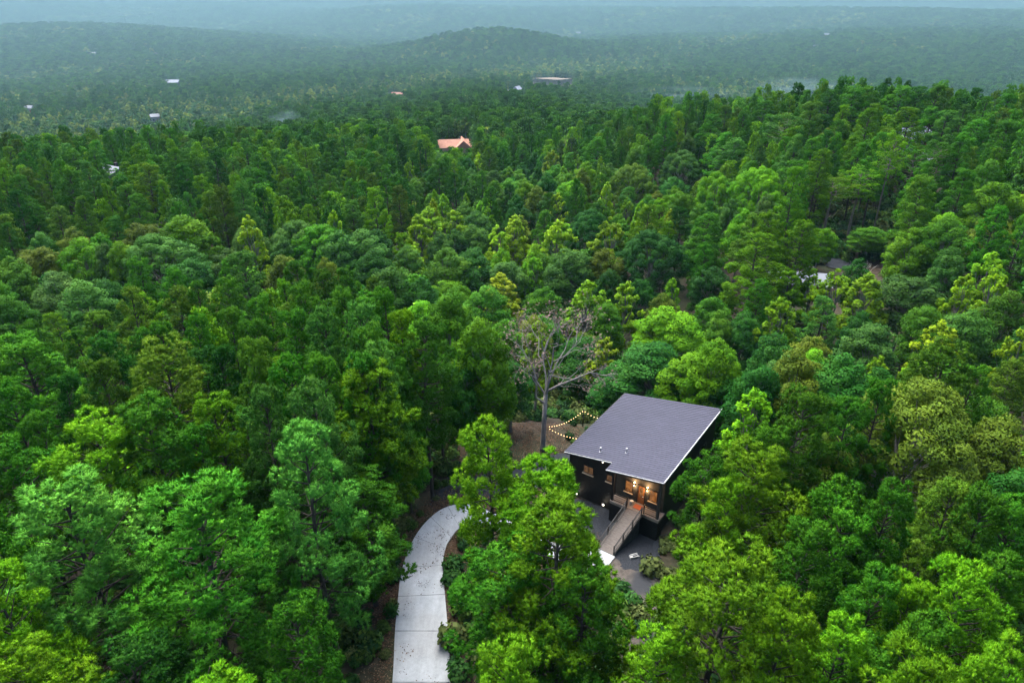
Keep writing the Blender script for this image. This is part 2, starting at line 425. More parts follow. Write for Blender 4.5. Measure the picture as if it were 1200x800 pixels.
# shingles: per-shingle tone by a brick pattern laid in the roof's own plane
def shingle_mat():
    m, nt, b = new_mat('blue_grey_shingle'); L = nt.links.new
    tc = nt.nodes.new('ShaderNodeTexCoord')
    br = nt.nodes.new('ShaderNodeTexBrick'); br.inputs['Scale'].default_value = 1.0
    br.inputs['Color1'].default_value = (0.040, 0.042, 0.074, 1); br.inputs['Color2'].default_value = (0.050, 0.052, 0.090, 1); br.inputs['Mortar'].default_value = (0.024, 0.024, 0.038, 1)
    br.inputs['Mortar Size'].default_value = 0.012; br.inputs['Brick Width'].default_value = 0.62; br.inputs['Row Height'].default_value = 0.27; br.inputs['Bias'].default_value = -0.1
    L(tc.outputs['Object'], br.inputs['Vector'])
    n = nt.nodes.new('ShaderNodeTexNoise'); n.inputs['Scale'].default_value = 0.5; n.inputs['Detail'].default_value = 5; L(tc.outputs['Object'], n.inputs['Vector'])
    mr = nt.nodes.new('ShaderNodeMapRange'); mr.inputs['From Min'].default_value = 0.3; mr.inputs['From Max'].default_value = 0.7; mr.inputs['To Min'].default_value = 0.93; mr.inputs['To Max'].default_value = 1.06
    L(n.outputs['Fac'], mr.inputs['Value'])
    vm = nt.nodes.new('ShaderNodeVectorMath'); vm.operation = 'SCALE'; L(br.outputs['Color'], vm.inputs[0]); L(mr.outputs[0], vm.inputs['Scale'])
    L(vm.outputs[0], b.inputs['Base Color']); b.inputs['Roughness'].default_value = 0.6; b.inputs['Specular IOR Level'].default_value = 0.35
    return m
M['shingle'] = shingle_mat()

HTH = -0.622
HO = (11.266, 40.648, 0.0)
cabin = empty('cabin', HO, HTH)
tag(cabin, 'black cabin with a blue-grey shingled single-slope roof in a forest clearing', 'cabin')
RW, RL, RDL, RWR = 9.21, 11.884, 1.04, 4.794
def roofz(x, y): return 6.0 + 0.411*y/RL + 1.645*x/RW
TH = 0.16
# roof deck (L-shaped plan) with black fascia
rp = [(0, 0), (0, RL), (-RW, RL), (-RW, RDL), (-RWR, RDL), (-RWR, 0)]
mb = MB()
n = len(rp)
mb.v = [(x, y, roofz(x, y)-0.03) for x, y in rp] + [(x, y, roofz(x, y)-0.03-TH) for x, y in rp]
mb.f = [tuple(range(n)), tuple(range(2*n-1, n-1, -1))] + [(i, n+i, n+(i+1) % n, (i+1) % n) for i in range(n)]
roof = mb.build('roof', M['blackmetal'], cabin)
# lapped courses, each a thin tilted strip
ROW = 0.27
y = 0.0; k = 0
while y < RL - 0.02:
    y1 = min(y + ROW + 0.05, RL)
    x0 = -RW if y >= RDL - 0.02 else -RWR
    def zz(x, yy, up): return roofz(x, yy) + up
    mb = MB(); e = 0.0
    mb.quadbox([(x0-e, y, zz(x0, y, -0.028)), (0, y, zz(0, y, -0.028)), (0, y1, zz(0, y1, -0.028)), (x0-e, y1, zz(x0, y1, -0.028)),
                (x0-e, y, zz(x0, y, 0.03)), (0, y, zz(0, y, 0.03)), (0, y1, zz(0, y1, 0.002)), (x0-e, y1, zz(x0, y1, 0.002))])
    me_ = mb.mesh('shingle_course')
    link('shingle_course', me_, M['shingle'], roof)
    y += ROW; k += 1
# bright drip edge on the high side, thin trims elsewhere
mb = MB(); mb.bar((0.03, -0.02, roofz(0, 0)-0.01), (0.03, RL+0.02, roofz(0, RL)-0.01), 0.06, 0.14); mb.build('drip_edge', M['metaltrim'], roof)['label'] = 'bright metal drip edge'
mb = MB(); mb.bar((-RWR, -0.03, roofz(-RWR, 0)-0.03), (0, -0.03, roofz(0, 0)-0.03), 0.05, 0.07); mb.build('eave_trim', M['metaltrim'], roof)
mb = MB(); mb.bar((-RW, RDL-0.03, roofz(-RW, RDL)-0.03), (-RWR, RDL-0.03, roofz(-RWR, RDL)-0.03), 0.05, 0.06); mb.build('eave_trim', M['metaltrim'], roof)
mb = MB(); mb.bar((-RW-0.03, RDL, roofz(-RW, RDL)-0.03), (-RW-0.03, RL, roofz(-RW, RL)-0.03), 0.05, 0.08); mb.build('eave_trim', M['greyboard'], roof)
for (px_, py_) in ((704, 527.5), (734, 528.5)):
    # vent pipes stand on the roof plane
    best = None
    for yy in np.arange(0.4, 6, 0.05):
        for xx in np.arange(-8.6, -1, 0.05):
            wx = HO[0] + xx*math.cos(HTH) - yy*math.sin(HTH); wy = HO[1] + xx*math.sin(HTH) + yy*math.cos(HTH)
            if best is None or True:
                best = best or []
                best.append((xx, yy, wx, wy, roofz(xx, yy)))
    B_ = np.array(best); qx, qy, _ = project(B_[:, 2:5]); j = int(np.argmin((qx-px_)**2 + (qy-py_-2)**2)); xx, yy, z_ = B_[j, 0], B_[j, 1], B_[j, 4]
    mb = MB(); mb.tube([(xx, yy, z_), (xx, yy, z_+0.34), (xx, yy, z_+0.36), (xx, yy, z_+0.44)], [0.055, 0.055, 0.09, 0.085], 10)
    mb.tube([(xx, yy, z_-0.02), (xx, yy, z_+0.05)], [0.15, 0.07], 10); mb.build('vent_pipe', M['metaltrim'], roof, True)

# walls (with real openings behind the windows as recessed frames)
FLOOR = 2.2
WL, WR_, WB, WF = -RW+0.3, -0.3, RL-0.35, 1.4
def wallseg(name, a, b, z0, t, mat):
    mb = MB(); (ax, ay), (bx, by) = a, b
    d = Vector((bx-ax, by-ay, 0)).normalized(); nrm = Vector((-d.y, d.x, 0))*t
    zt = lambda x, y: roofz(x, y) - 0.03 - TH - 0.004
    P = [(ax, ay), (bx, by), (bx+nrm.x, by+nrm.y), (ax+nrm.x, ay+nrm.y)]
    mb.quadbox([(x, y, z0) for x, y in P] + [(x, y, zt(x, y)) for x, y in P])
    return mb.build(name, mat, cabin)
wallseg('front_wall', (WL, WF), (-4.4, WF), 0.15, 0.15, M['black'])
wallseg('entry_wall', (-4.4, 1.25), (WR_, 1.25), FLOOR-0.1, 0.15, M['greyboard'])
wallseg('side_wall', (WR_, 1.41), (WR_, WB), 0.15, 0.15, M['black'])
wallseg('back_wall', (WR_-0.002, WB+0.16), (WL, WB+0.16), 0.15, 0.15, M['black'])
wallseg('side_wall', (WL+0.003, WB), (WL+0.003, WF+0.16), 0.15, 0.15, M['black'])
MB().box(WL+0.2, WR_-0.2, WF+0.2, WB-0.1, -0.3, 0.6).build('foundation', M['foundation'], cabin)
MB().box(-4.39, WR_+0.12, 0.34, 1.24, -0.2, FLOOR-0.26).build('porch_skirt', M['black'], cabin)
def window(x0, x1, z0, z1, y, mat, label=None, sillm=True, axis='y', mull=0):
    """frame, pane and sill set proud of the wall; axis y = front walls, x = side wall"""
    w = empty('window', (0, 0, 0), 0, cabin)
    if label: w['label'] = label
    f = 0.07
    def bx(mb, a0, a1, d0, d1, c0, c1):
        if axis == 'y': mb.box(a0, a1, y-d1, y-d0, c0, c1)
        else: mb.box(y+d0, y+d1, a0, a1, c0, c1)
    mb = MB(); bx(mb, x0-f, x0, 0.004, 0.06, z0-f, z1+f); bx(mb, x1, x1+f, 0.004, 0.06, z0-f, z1+f); bx(mb, x0, x1, 0.004, 0.058, z1, z1+f); bx(mb, x0, x1, 0.004, 0.058, z0-f, z0)
    mb.build('frame', M['frame'], w)
    for i in range(mull+1):
        a = x0 + (x1-x0)*i/(mull+1); b = x0 + (x1-x0)*(i+1)/(mull+1)
        mb = MB(); bx(mb, a+0.015, b-0.015, 0.006, 0.03, z0+0.01, z1-0.01); mb.build('pane', mat, w)
    if mull:
        mb = MB()
        for i in range(1, mull+1):
            a = x0 + (x1-x0)*i/(mull+1); bx(mb, a-0.02, a+0.02, 0.004, 0.05, z0, z1)
        mb.build('mullion', M['frame'], w)
    if sillm:
        mb = MB(); bx(mb, x0-0.1, x1+0.1, 0.004, 0.15, z0-0.13, z0-0.072); mb.build('sill', M['sill'], w)
    return w
window(-7.48, -6.62, 2.92, 3.58, WF, M['dimpane'], 'wider front window with pale sill', mull=1)
window(-5.33, -4.86, 2.98, 3.58, WF, M['dimpane'], 'small front window with pale sill')
window(-3.56, -2.98, 2.92, 3.88, 1.25, M['litpane'], 'lit window left of the door')
window(-1.46, -0.86, 2.92, 3.88, 1.25, M['litpane'], 'lit window right of the door')
for (a, b) in ((3.0, 4.0), (5.6, 6.6), (8.2, 9.6)): window(a, b, 3.0, 4.1, WR_, M['glass'], axis='x', sillm=False)
door = empty('door', (0, 0, 0), 0, cabin); door['label'] = 'warm brown wooden entry door'
MB().box(-2.44, -1.88, 1.2, 1.246, FLOOR+0.02, 3.9).build('door_leaf', M['doorwood'], door)
mb = MB(); mb.box(-2.52, -2.44, 1.17, 1.246, FLOOR+0.02, 3.98); mb.box(-1.88, -1.80, 1.17, 1.246, FLOOR+0.02, 3.98); mb.box(-2.44, -1.88, 1.172, 1.246, 3.9, 3.98); mb.build('frame', M['frame'], door)
MB().box(-2.32, -2.0, 1.185, 1.198, 2.9, 3.78).build('pane', M['litpane'], door)
MB().tube([(-1.95, 1.18, 3.0), (-1.95, 1.13, 3.0), (-2.03, 1.12, 3.0)], [0.02, 0.02, 0.015], 6).build('handle', M['metaltrim'], door)
# pale trim under the entry windows
for (a, b) in ((-4.38, -2.54), (-1.78, -0.32)):
    for i in range(3): MB().bar((a, 1.235, FLOOR+0.1+0.16*i), (b, 1.235, FLOOR+0.1+0.16*i), 0.03, 0.13).build('lap_board', M['greyboard'], cabin)
# porch
for i in range(6):
    y0 = 0.22 + i*0.17; MB().box(-4.25, -0.16, y0, y0+0.155, FLOOR-0.05, FLOOR).build('porch_board', M['deckboard'], cabin)
MB().box(-4.29, -0.12, 0.15, 0.215, FLOOR-0.24, FLOOR+0.012).build('fascia', M['deckboard'], cabin)
MB().box(-0.155, -0.09, 0.216, 1.3, FLOOR-0.24, FLOOR+0.012).build('fascia', M['deckboard'], cabin)
MB().box(-4.35, -4.255, 0.18, 1.38, FLOOR-0.24, FLOOR+0.01).build('fascia', M['deckboard'], cabin)
MB().box(-0.42, -0.22, 0.26, 0.46, FLOOR+0.001, roofz(-0.3, 0.4)-0.2).build('post', M['greyboard'], cabin)
MB().box(-4.32, -4.14, 0.26, 0.44, FLOOR+0.001, roofz(-4.2, 0.4)-0.2).build('post', M['black'], cabin)
def rail(pts, h, name, parent, posts):
    r_ = empty(name, (0, 0, 0), 0, parent)
    for a, b in zip(pts[:-1], pts[1:]):
        up = Vector((0, 0, h)); mid = Vector((0, 0, 0.14))
        MB().bar(Vector(a)+up, Vector(b)+up, 0.07, 0.05).build('top_rail', M['blackmetal'], r_)
        MB().bar(Vector(a)+mid, Vector(b)+mid, 0.04, 0.04).build('bottom_rail', M['blackmetal'], r_)
        d = Vector(b)-Vector(a); nn = max(2, int(d.length/0.14))
        mb = MB()
        for q in range(2): mb.bar(Vector(a)+Vector((0, 0, h*0.42+q*h*0.28)), Vector(b)+Vector((0, 0, h*0.42+q*h*0.28)), 0.015, 0.015)
        mb.build('cable', M['blackmetal'], r_)
    for q in posts:
        MB().box(q[0]-0.04, q[0]+0.04, q[1]-0.04, q[1]+0.04, q[2]-0.12, q[2]+h+0.04).build('post', M['blackmetal'], r_)
    return r_
rail([(-1.42, 0.27, FLOOR), (-0.42, 0.27, FLOOR)], 0.75, 'porch_rail', cabin, [(-1.42, 0.27, FLOOR+0.13)])
rail([(-4.14, 0.27, FLOOR), (-2.88, 0.27, FLOOR)], 0.75, 'porch_rail', cabin, [(-2.88, 0.27, FLOOR+0.13)])
# sconces
def warm_light(name, loc, e, parent, col=(1.0, 0.6, 0.28), rad=0.04):
    l = bpy.data.lights.new(name, 'POINT'); l.energy = e; l.color = col; l.shadow_soft_size = rad
    o = bpy.data.objects.new(name, l); C.objects.link(o); o.parent = parent; o.location = loc; return o
for x in (-2.8, -1.68):
    s_ = empty('wall_lamp', (0, 0, 0), 0, cabin); s_['label'] = 'lit up-and-down wall lamp beside the door'
    MB().box(x-0.06, x+0.06, 1.12, 1.245, 3.78, 4.0).build('lamp_body', M['blackmetal'], s_)
    MB().tube([(x, 1.17, 4.001), (x, 1.17, 4.07)], [0.05, 0.045], 10).build('lamp_glass', M['lampglow'], s_)
    MB().tube([(x, 1.17, 3.71), (x, 1.17, 3.779)], [0.045, 0.05], 10).build('lamp_glass', M['lampglow'], s_)
    warm_light('lamp_light', (x, 1.0, 4.15), 5, s_); warm_light('lamp_light', (x, 1.0, 3.6), 5, s_)
for x, z in ((-7.96, 0.43), (-5.41, 0.48)):
    s_ = empty('spot_lamp', (0, 0, 0), 0, cabin); s_['label'] = 'small lit spot lamp low on the front wall'
    MB().tube([(x, 1.395, z), (x, 1.27, z), (x, 1.25, z)], [0.09, 0.1, 0.08], 10).build('lamp_housing', M['blackmetal'], s_)
    o = link('lamp_glass', ico('lamp_glass', 0.085, 2, (1, 0.5, 1)), M['spotglow'], s_); o.location = (x, 1.24, z)
    warm_light('lamp_light', (x, 1.0, z), 1.0, s_, (1.0, 0.85, 0.65))
o = link('soffit_lamp', ico('soffit_lamp', 0.06, 2, (1, 1, 0.5)), M['spotglow'], cabin); o.location = (-5.76, 1.3, 4.62)
# side steps on the left wall
st = empty('side_steps', (0, 0, 0), 0, cabin)
for i in range(3): MB().box(-10.6+0.25*i, -10.35+0.25*i, 2.0, 3.3, 0.25+0.3*i, 0.31+0.3*i).build('tread', M['deckboard'], st)
MB().box(-9.9, WL-0.01, 1.9, 3.4, 1.15, 1.23).build('landing', M['deckboard'], st)
rail([(-9.9, 1.95, 1.2), (WL-0.05, 1.95, 1.2)], 0.8, 'rail', st, []) if False else None
for (a, b) in (((-10.6, 2.0, 0.0), (-10.6, 2.0, 1.15)), ((-9.9, 2.0, 0.0), (-9.9, 2.0, 2.0)), ((-9.0, 1.97, 1.2), (-9.0, 1.97, 2.0))):
    MB().bar(a, b, 0.08, 0.08).build('rail_post', M['blackmetal'], st)
MB().bar((-10.6, 2.0, 1.1), (-9.9, 2.0, 1.95), 0.06, 0.06).build('handrail', M['sill'], st)
MB().bar((-9.9, 2.0, 1.95), (-9.0, 2.0, 1.95), 0.06, 0.06).build('handrail', M['sill'], st)
# back deck seen past the high side
bd = empty('side_deck', (0, 0, 0), 0, cabin)
MB().box(WR_+0.01, 1.0, 7.2, 11.0, 1.9, 2.05).build('deck_floor', M['greyboard'], bd)
for yy in (7.3, 9.1, 10.9): MB().box(0.86, 0.96, yy-0.05, yy+0.05, -0.5, 3.05).build('deck_post', M['greyboard'], bd)
for z in (2.4, 2.7, 3.0): MB().bar((0.91, 7.3, z), (0.91, 10.9, z), 0.05, 0.06).build('deck_rail', M['greyboard'], bd)

# ramp with handrails
ramp = empty('ramp', HO, HTH); tag(ramp, 'wooden entry ramp with black railings leading up to the cabin door', 'ramp')
TL, TR_, BL_, BR_ = Vector((-2.83, 0.13, FLOOR-0.01)), Vector((-1.5, 0.13, FLOOR-0.01)), Vector((-3.45, -3.1, 0.16)), Vector((-2.15, -3.1, 0.16))
NB = 24
for i in range(NB):
    a, b = i/NB, (i+0.93)/NB
    P = [TL.lerp(BL_, a), TR_.lerp(BR_, a), TR_.lerp(BR_, b), TL.lerp(BL_, b)]
    mb = MB(); mb.quadbox([tuple(q - Vector((0, 0, 0.04))) for q in P][::-1] + [tuple(q) for q in P][::-1]); mb.build('ramp_board', M['deckboard'], ramp)
for a, b in ((TL, BL_), (TR_, BR_)): MB().bar(a - Vector((0, 0, 0.13)), b - Vector((0, 0, 0.13)), 0.06, 0.17).build('stringer', M['deckboard'], ramp)
mb = MB()
mb.quadbox([(-2.75, 0.1, -0.2), (-1.6, 0.1, -0.2), (-2.2, -2.9, -0.2), (-3.35, -2.9, -0.2)][::-1] + [(-2.75, 0.1, FLOOR-0.3), (-1.6, 0.1, FLOOR-0.3), (-2.2, -2.9, 0.0), (-3.35, -2.9, 0.0)][::-1]); mb.build('skirt', M['foundation'], ramp)
for a, b in ((TL, BL_), (TR_, BR_)):
    pts = [a.lerp(b, t) for t in (0.02, 0.34, 0.66, 0.98)]
    rail([tuple(p_) for p_ in pts], 0.72, 'handrail', ramp, [tuple(p_ + Vector((0, 0, 0.05))) for p_ in pts])
mb = MB(); mb.box(-3.75, -1.95, -4.9, -3.12, -0.1, 0.14)
ld = mb.build('concrete_landing', M['concrete']); ld.location = HO; ld.rotation_euler = (0, 0, HTH); tag(ld, 'pale concrete landing slab at the foot of the ramp', 'landing')
mb = MB(); mb.box(-2.45, -1.75, 0.45, 0.98, 0, 0.03)
dm = mb.build('doormat', M['mat']); dm.location = (HO[0], HO[1], FLOOR+0.003); dm.rotation_euler = (0, 0, HTH); tag(dm, 'rust-red doormat on the porch in front of the cabin door', 'doormat')
pl = MB().tube([(0, 0, 0), (0, 0, 0.02), (0, 0, 0.3), (0, 0, 0.34)], [0.1, 0.11, 0.14, 0.15], 10).build('planter', M['white']); wx = (-2.72, 0.75)
pl.location = (HO[0] + wx[0]*math.cos(HTH) - wx[1]*math.sin(HTH), HO[1] + wx[0]*math.sin(HTH) + wx[1]*math.cos(HTH), FLOOR+0.002); tag(pl, 'small pale planter beside the rust-red doormat', 'planter')
P = at_z(743, 652, 0.04)
sb = empty('splash_block', tuple(P), R(20)); tag(sb, 'small white block on the gravel beside the ramp foot', 'block')
mb = MB(); mb.quadbox([(-.36, -.14, 0), (.36, -.18, 0), (.36, .18, 0), (-.36, .14, 0), (-.36, -.14, .1), (.36, -.18, .05), (.36, .18, .05), (-.36, .14, .1)]); mb.build('slab', M['white'], sb)
for s_ in (-1, 1): MB().bar((-.36, s_*.13, .12), (.36, s_*.17, .09), 0.05, 0.08).build('rim', M['white'], sb)
mb = MB().bar((0.3, 0, .065), (-.1, 0, .1), 0.1, 0.012).build('channel', M['blackmetal'], sb)

# ------------------------------------------------------------------ tree prototypes
def unit(v): return v/np.maximum(np.linalg.norm(v, axis=-1, keepdims=True), 1e-9)

def blades(pos, dirs, cdir, tint, nb, ln, wd, rng, spread=1.0, core=0.0):
    """needle tufts: nb slim blades bursting outward from each tuft point"""
    M_ = len(pos)
    d = unit(rng.normal(size=(M_, nb, 3))*spread + dirs[:, None, :])
    tn = unit(np.cross(d, rng.normal(size=(M_, nb, 3))))
    a = unit(d*0.9 + tn*rng.uniform(0.1, 0.8, (M_, nb, 1)))
    nn = unit(d - a*np.sum(d*a, -1, keepdims=True))
    side = np.cross(nn, a)
    L_ = ln*rng.uniform(0.65, 1.15, (M_, nb, 1)); w = wd*rng.uniform(0.7, 1.2, (M_, nb, 1))
    base = pos[:, None, :] + d*ln*0.12
    mid = base + a*L_*0.5
    V = np.stack([base, mid - side*w*0.5, base + a*L_, mid + side*w*0.5], 2).reshape(-1, 3)
    sh = unit(d*0.9 + nn*0.15 + cdir[:, None, :]*0.62)
    N_ = np.repeat(sh.reshape(-1, 3), 4, 0)
    i = np.arange(M_*nb)*4
    F = np.stack([i, i+1, i+2, i+3], 1)
    TT_ = np.repeat(tint, nb*4)
    if core > 0:        # dense heart of each tuft, so that it reads as a rounded brush of needles
        cube = unit(np.array([(x, y, z) for x in (-1, 1) for y in (-1, 1) for z in (-1, 1)], float))
        Vc = pos[:, None, :] + cube[None]*core*rng.uniform(0.75, 1.2, (M_, 8, 1))
        q = np.array([(0, 1, 3, 2), (4, 6, 7, 5), (0, 4, 5, 1), (2, 3, 7, 6), (0, 2, 6, 4), (1, 5, 7, 3)])
        Fc = (q[None] + (np.arange(M_)*8)[:, None, None]).reshape(-1, 4) + len(V)
        Nc = unit(np.broadcast_to(cube[None], (M_, 8, 3)) + cdir[:, None, :]*0.5).reshape(-1, 3)
        V = np.concatenate([V, Vc.reshape(-1, 3)]); F = np.concatenate([F, Fc]); N_ = np.concatenate([N_, Nc]); TT_ = np.concatenate([TT_, np.repeat(tint, 8)])
    return V, F, N_, TT_

def pine(seed, H=17.0, Rc=3.0, cb=0.3, whorl=0.70, cden=1.22, ntf=15, nb=19, ln=0.25, wd=0.026, limbs=True, crad=(0.36, 0.62), join=False, pw=1.3, core=0.115):
    """pine: whorls of limbs, each carrying rounded clumps of needle tufts"""
    rng = np.random.RandomState(seed)
    lean = rng.uniform(-0.5, 0.5, 2)
    def axis(z): t = z/H; return np.array([lean[0]*t*t + 0.12*math.sin(t*7+seed), lean[1]*t*t + 0.12*math.cos(t*6+seed), z])
    mb = MB()
    zs = [0, 0.3, H*0.15, H*0.35, H*0.55, H*0.75, H*0.9, H*0.97]
    mb.tube([axis(z) for z in zs], [0.27, 0.21, 0.19, 0.165, 0.135, 0.09, 0.05, 0.015], 7)
    cen, crd, cdir, ct = [], [], [], []
    zb = cb*H; z = zb
    lump = rng.uniform(0, 6.28, 3)
    while z < H - 0.7:
        t = (z - zb)/(H - zb)
        prof = (0.72 + 1.12*t) if t < 0.25 else (1 - min(1.0, (t - 0.25)/0.77)**pw)**(1/1.6)
        nbr = rng.randint(3, 6)
        a0 = rng.uniform(0, 6.28)
        for k in range(nbr):
            a = a0 + 6.28*k/nbr + rng.normal(0, 0.3)
            L_ = (Rc*1.06*prof*(1 + 0.16*math.sin(2*a + lump[0] + 3*t)) + 0.1)*rng.uniform(0.6, 1.1)
            el = 0.02 + 0.8*t**1.6 + rng.normal(0, 0.12)
            hd = np.array([math.cos(a), math.sin(a), 0]); lat = np.array([-hd[1], hd[0], 0])
            b0 = axis(z + rng.uniform(-0.2, 0.2))
            def bp_(s): return b0 + hd*L_*s*math.cos(el) + np.array([0, 0, 1])*(L_*s*math.sin(el) + 0.14*L_*s*s)
            if limbs: mb.tube([bp_(0), bp_(0.45), bp_(0.92)], [0.05 + 0.008*L_, 0.035, 0.012], 4, cap=False)
            tb = rng.uniform(0, 1)
            for q in range(max(1, int(round(L_*cden*rng.uniform(0.8, 1.3))))):
                s = 0.35 + 0.65*rng.beta(2.0, 1.0) if q else 1.0
                off = rng.uniform(-1, 1)*0.42*L_*(0.25 + 0.75*s)*(1.2 - 0.7*s)
                cen.append(bp_(s) + lat*off + np.array([0, 0, rng.uniform(-0.1, 0.25)])); crd.append(rng.uniform(*crad)); cdir.append(hd*0.55 + np.array([0, 0, 0.6])); ct.append(0.55*tb + 0.45*rng.uniform())
        z += whorl*rng.uniform(0.75, 1.25)*(1.0 - 0.25*t)
    for q in range(4):
        cen.append(axis(H - 0.15 - 0.3*q) + rng.normal(0, 0.22, 3)*np.array([1, 1, 0])); crd.append(crad[0]*(0.6 + 0.15*q)); cdir.append(np.array([0, 0, 1.0])); ct.append(rng.uniform())
    cen = np.array(cen); crd = np.array(crd); cdir = np.array(cdir); ct = np.array(ct); N = len(cen)
    d = unit(rng.normal(size=(N, ntf, 3)) + cdir[:, None, :]*1.1)
    pos = (cen[:, None, :] + d*crd[:, None, None]*np.array([1, 1, 0.72])*rng.uniform(0.8, 1.05, (N, ntf, 1))).reshape(-1, 3)
    dirs = (d*0.9 + np.array([0, 0, 0.45])).reshape(-1, 3)
    tint = np.clip(np.repeat(ct, ntf)*0.6 + rng.uniform(0, 0.4, N*ntf), 0, 1)
    cd = np.repeat(unit(cen - np.array([0, 0, zb + 0.3*(H - zb)]) + np.array([0, 0, 1.2])), ntf, 0)
    cd = unit(cd*0.7 + d.reshape(-1, 3)*0.9)
    V, F, N_, T = blades(pos, dirs, cd, tint, nb, ln, wd, rng, 0.75, core)
    if join: return foliage_mesh('tree', V, F, N_, T, mb)
    return mb.mesh('trunk', True), foliage_mesh('crown', V, F, N_, T)

def leafcloud(P, N, tint, size, rng):
    """small rhombic leaves at P facing roughly N"""
    n = len(P)
    N = unit(N); nn = unit(N + rng.normal(0, 0.5, (n, 3)))
    a = unit(np.cross(nn, rng.normal(size=(n, 3)))); b = np.cross(nn, a)
    s = size*rng.uniform(0.6, 1.25, (n, 1))
    V = np.stack([P - a*s*0.75, P - b*s*0.42 + nn*s*0.1, P + a*s*0.75, P + b*s*0.42 + nn*s*0.1], 1).reshape(-1, 3)
    i = np.arange(n)*4
    return V, np.stack([i, i+1, i+2, i+3], 1), np.repeat(unit(N + nn*0.45), 4, 0), np.repeat(tint, 4)

def broadleaf(seed, H=14.0, Rc=3.4, cb=0.28, nl=46, per=170, size=0.30, lobe=(0.75, 1.35), shape='round', limbs=True, join=False):
    rng = np.random.RandomState(seed)
    mb = MB(); lean = rng.uniform(-0.4, 0.4, 2)
    zb = cb*H; ch = H - zb
    cen = []; tries = 0
    while len(cen) < nl and tries < 4000:
        tries += 1
        a = rng.uniform(0, 6.28); t = rng.uniform(0.02, 1)**0.85
        if shape == 'round': env = math.sqrt(max(0, 1 - (max(0, t - 0.38)/0.62)**2.2))*(0.72 + 0.28*min(1, t/0.3))
        elif shape == 'cone': env = (1 - t**2.7)**0.68*min(1, 0.6 + 1.6*t) + 0.02
        else: env = math.sqrt(max(0, 1 - ((t - 0.55)/0.62)**2))
        env *= 1 + 0.2*math.sin(2*a + seed) + 0.12*math.sin(3*a + 5*t + seed)
        rl = rng.uniform(*lobe)*(1.0 if shape != 'cone' else (0.55 + 0.45*(1-t)))
        rad = max(0, Rc*env - rl*0.75)*rng.uniform(0.55, 1.0)**0.5
        c = np.array([lean[0]*t + rad*math.cos(a), lean[1]*t + rad*math.sin(a), zb + t*(ch - rl*0.7)])
        if all(np.linalg.norm((c - d)[:3]) > 0.62*(rl + r2)*0.8 for d, r2 in cen): cen.append((c, rl))
    PP, NN, TT = [], [], []
    for c, rl in cen:
        n = int(per*(rl/np.mean(lobe))**2)
        d = unit(rng.normal(size=(n, 3)) + np.array([0, 0, 0.45])); 
        # sub-lobes give the surface a second scale of bumps
        sub = unit(rng.normal(size=(9, 3)) + np.array([0, 0, 0.3]))
        bump = np.max(np.clip(d @ sub.T, 0, 1)**6, axis=1)
        r_ = rl*(0.72 + 0.36*bump)*rng.uniform(0.72, 1.04, n)
        el = np.array([1.0, 1.0, 0.82 if shape != 'cone' else 1.25])
        PP.append(c + d*r_[:, None]*el); out = unit(c - np.array([lean[0]*.5, lean[1]*.5, zb + ch*0.35]))
        NN.append(d*0.8 + np.array([0, 0, 0.45]) + out*0.2)
        TT.append(np.clip(rng.uniform(0, 1)*0.55 + rng.uniform(0, 0.45, n), 0, 1))
    V, F, N_, T = leafcloud(np.concatenate(PP), np.concatenate(NN), np.concatenate(TT), size, rng)
    fork = np.array([lean[0]*0.2, lean[1]*0.2, zb*0.9])
    mb.tube([(0, 0, 0), (0, 0, 0.3), fork*0.6, fork], [0.3, 0.22, 0.18, 0.16], 7)
    top = np.array([lean[0]*0.8, lean[1]*0.8, H*0.86]); mb.tube([fork, (fork+top)/2 + rng.normal(0, 0.15, 3), top], [0.15, 0.09, 0.02], 5, cap=False)
    if limbs:
        for c, rl in cen[::2]:
            z0 = min(c[2] - 0.5, fork[2] + 0.5*(c[2] - fork[2])); s0 = fork + (top - fork)*np.clip((z0 - fork[2])/(top[2] - fork[2]), 0, 0.9)
            mb.tube([s0, (s0 + c)/2 + rng.normal(0, 0.15, 3), c], [0.07, 0.045, 0.015], 4, cap=False)
    if join: return foliage_mesh('tree', V, F, N_, T, mb)
    return mb.mesh('trunk', True), foliage_mesh('crown', V, F, N_, T)

PROTO = {'pine': [], 'oak': [], 'poplar': []}
for i in range(5):      # near pines, full needles
    PROTO['pine'].append(pine(100+i, 17.0, 3.0, [0.28, 0.34, 0.24, 0.30, 0.36, 0.26][i], pw=[1.35, 0.95, 1.15, 0.9, 1.45, 1.0][i]))
for i in range(6):
    PROTO['oak'].append(broadleaf(200+i, 14.0, 3.4, nl=52, per=480, size=0.155))
for i in range(4):
    PROTO['poplar'].append(broadleaf(300+i, 15.0, 2.7, 0.22, 56, 210, 0.22, (0.5, 0.85), 'cone'))
PROTO['bigoak'] = [broadleaf(250, 16.0, 6.5, 0.2, 130, 480, 0.165, (0.8, 1.4))]
PROTO['tall'] = [pine(150, 18.0, 2.6, 0.60, ntf=10, nb=12, wd=0.04, pw=1.9), pine(151, 18.0, 2.6, 0.66, ntf=10, nb=12, wd=0.04, pw=1.7)]
H0 = {'tall': 18.0, 'bigoak': 16.0, 'pine': 17.0, 'oak': 14.0, 'poplar': 15.0}
R0 = {'tall': 2.6, 'bigoak': 6.5, 'pine': 3.0, 'oak': 3.4, 'poplar': 2.7}
for k_ in PROTO:
    for tr_, cr_ in PROTO[k_]:
        tr_.materials.append(M['paletrunk'] if k_ == 'tall' else M['bark'] if k_ == 'pine' else M['graybark']); cr_.materials.append(M['needles'] if k_ in ('pine', 'tall') else M['leaves'])

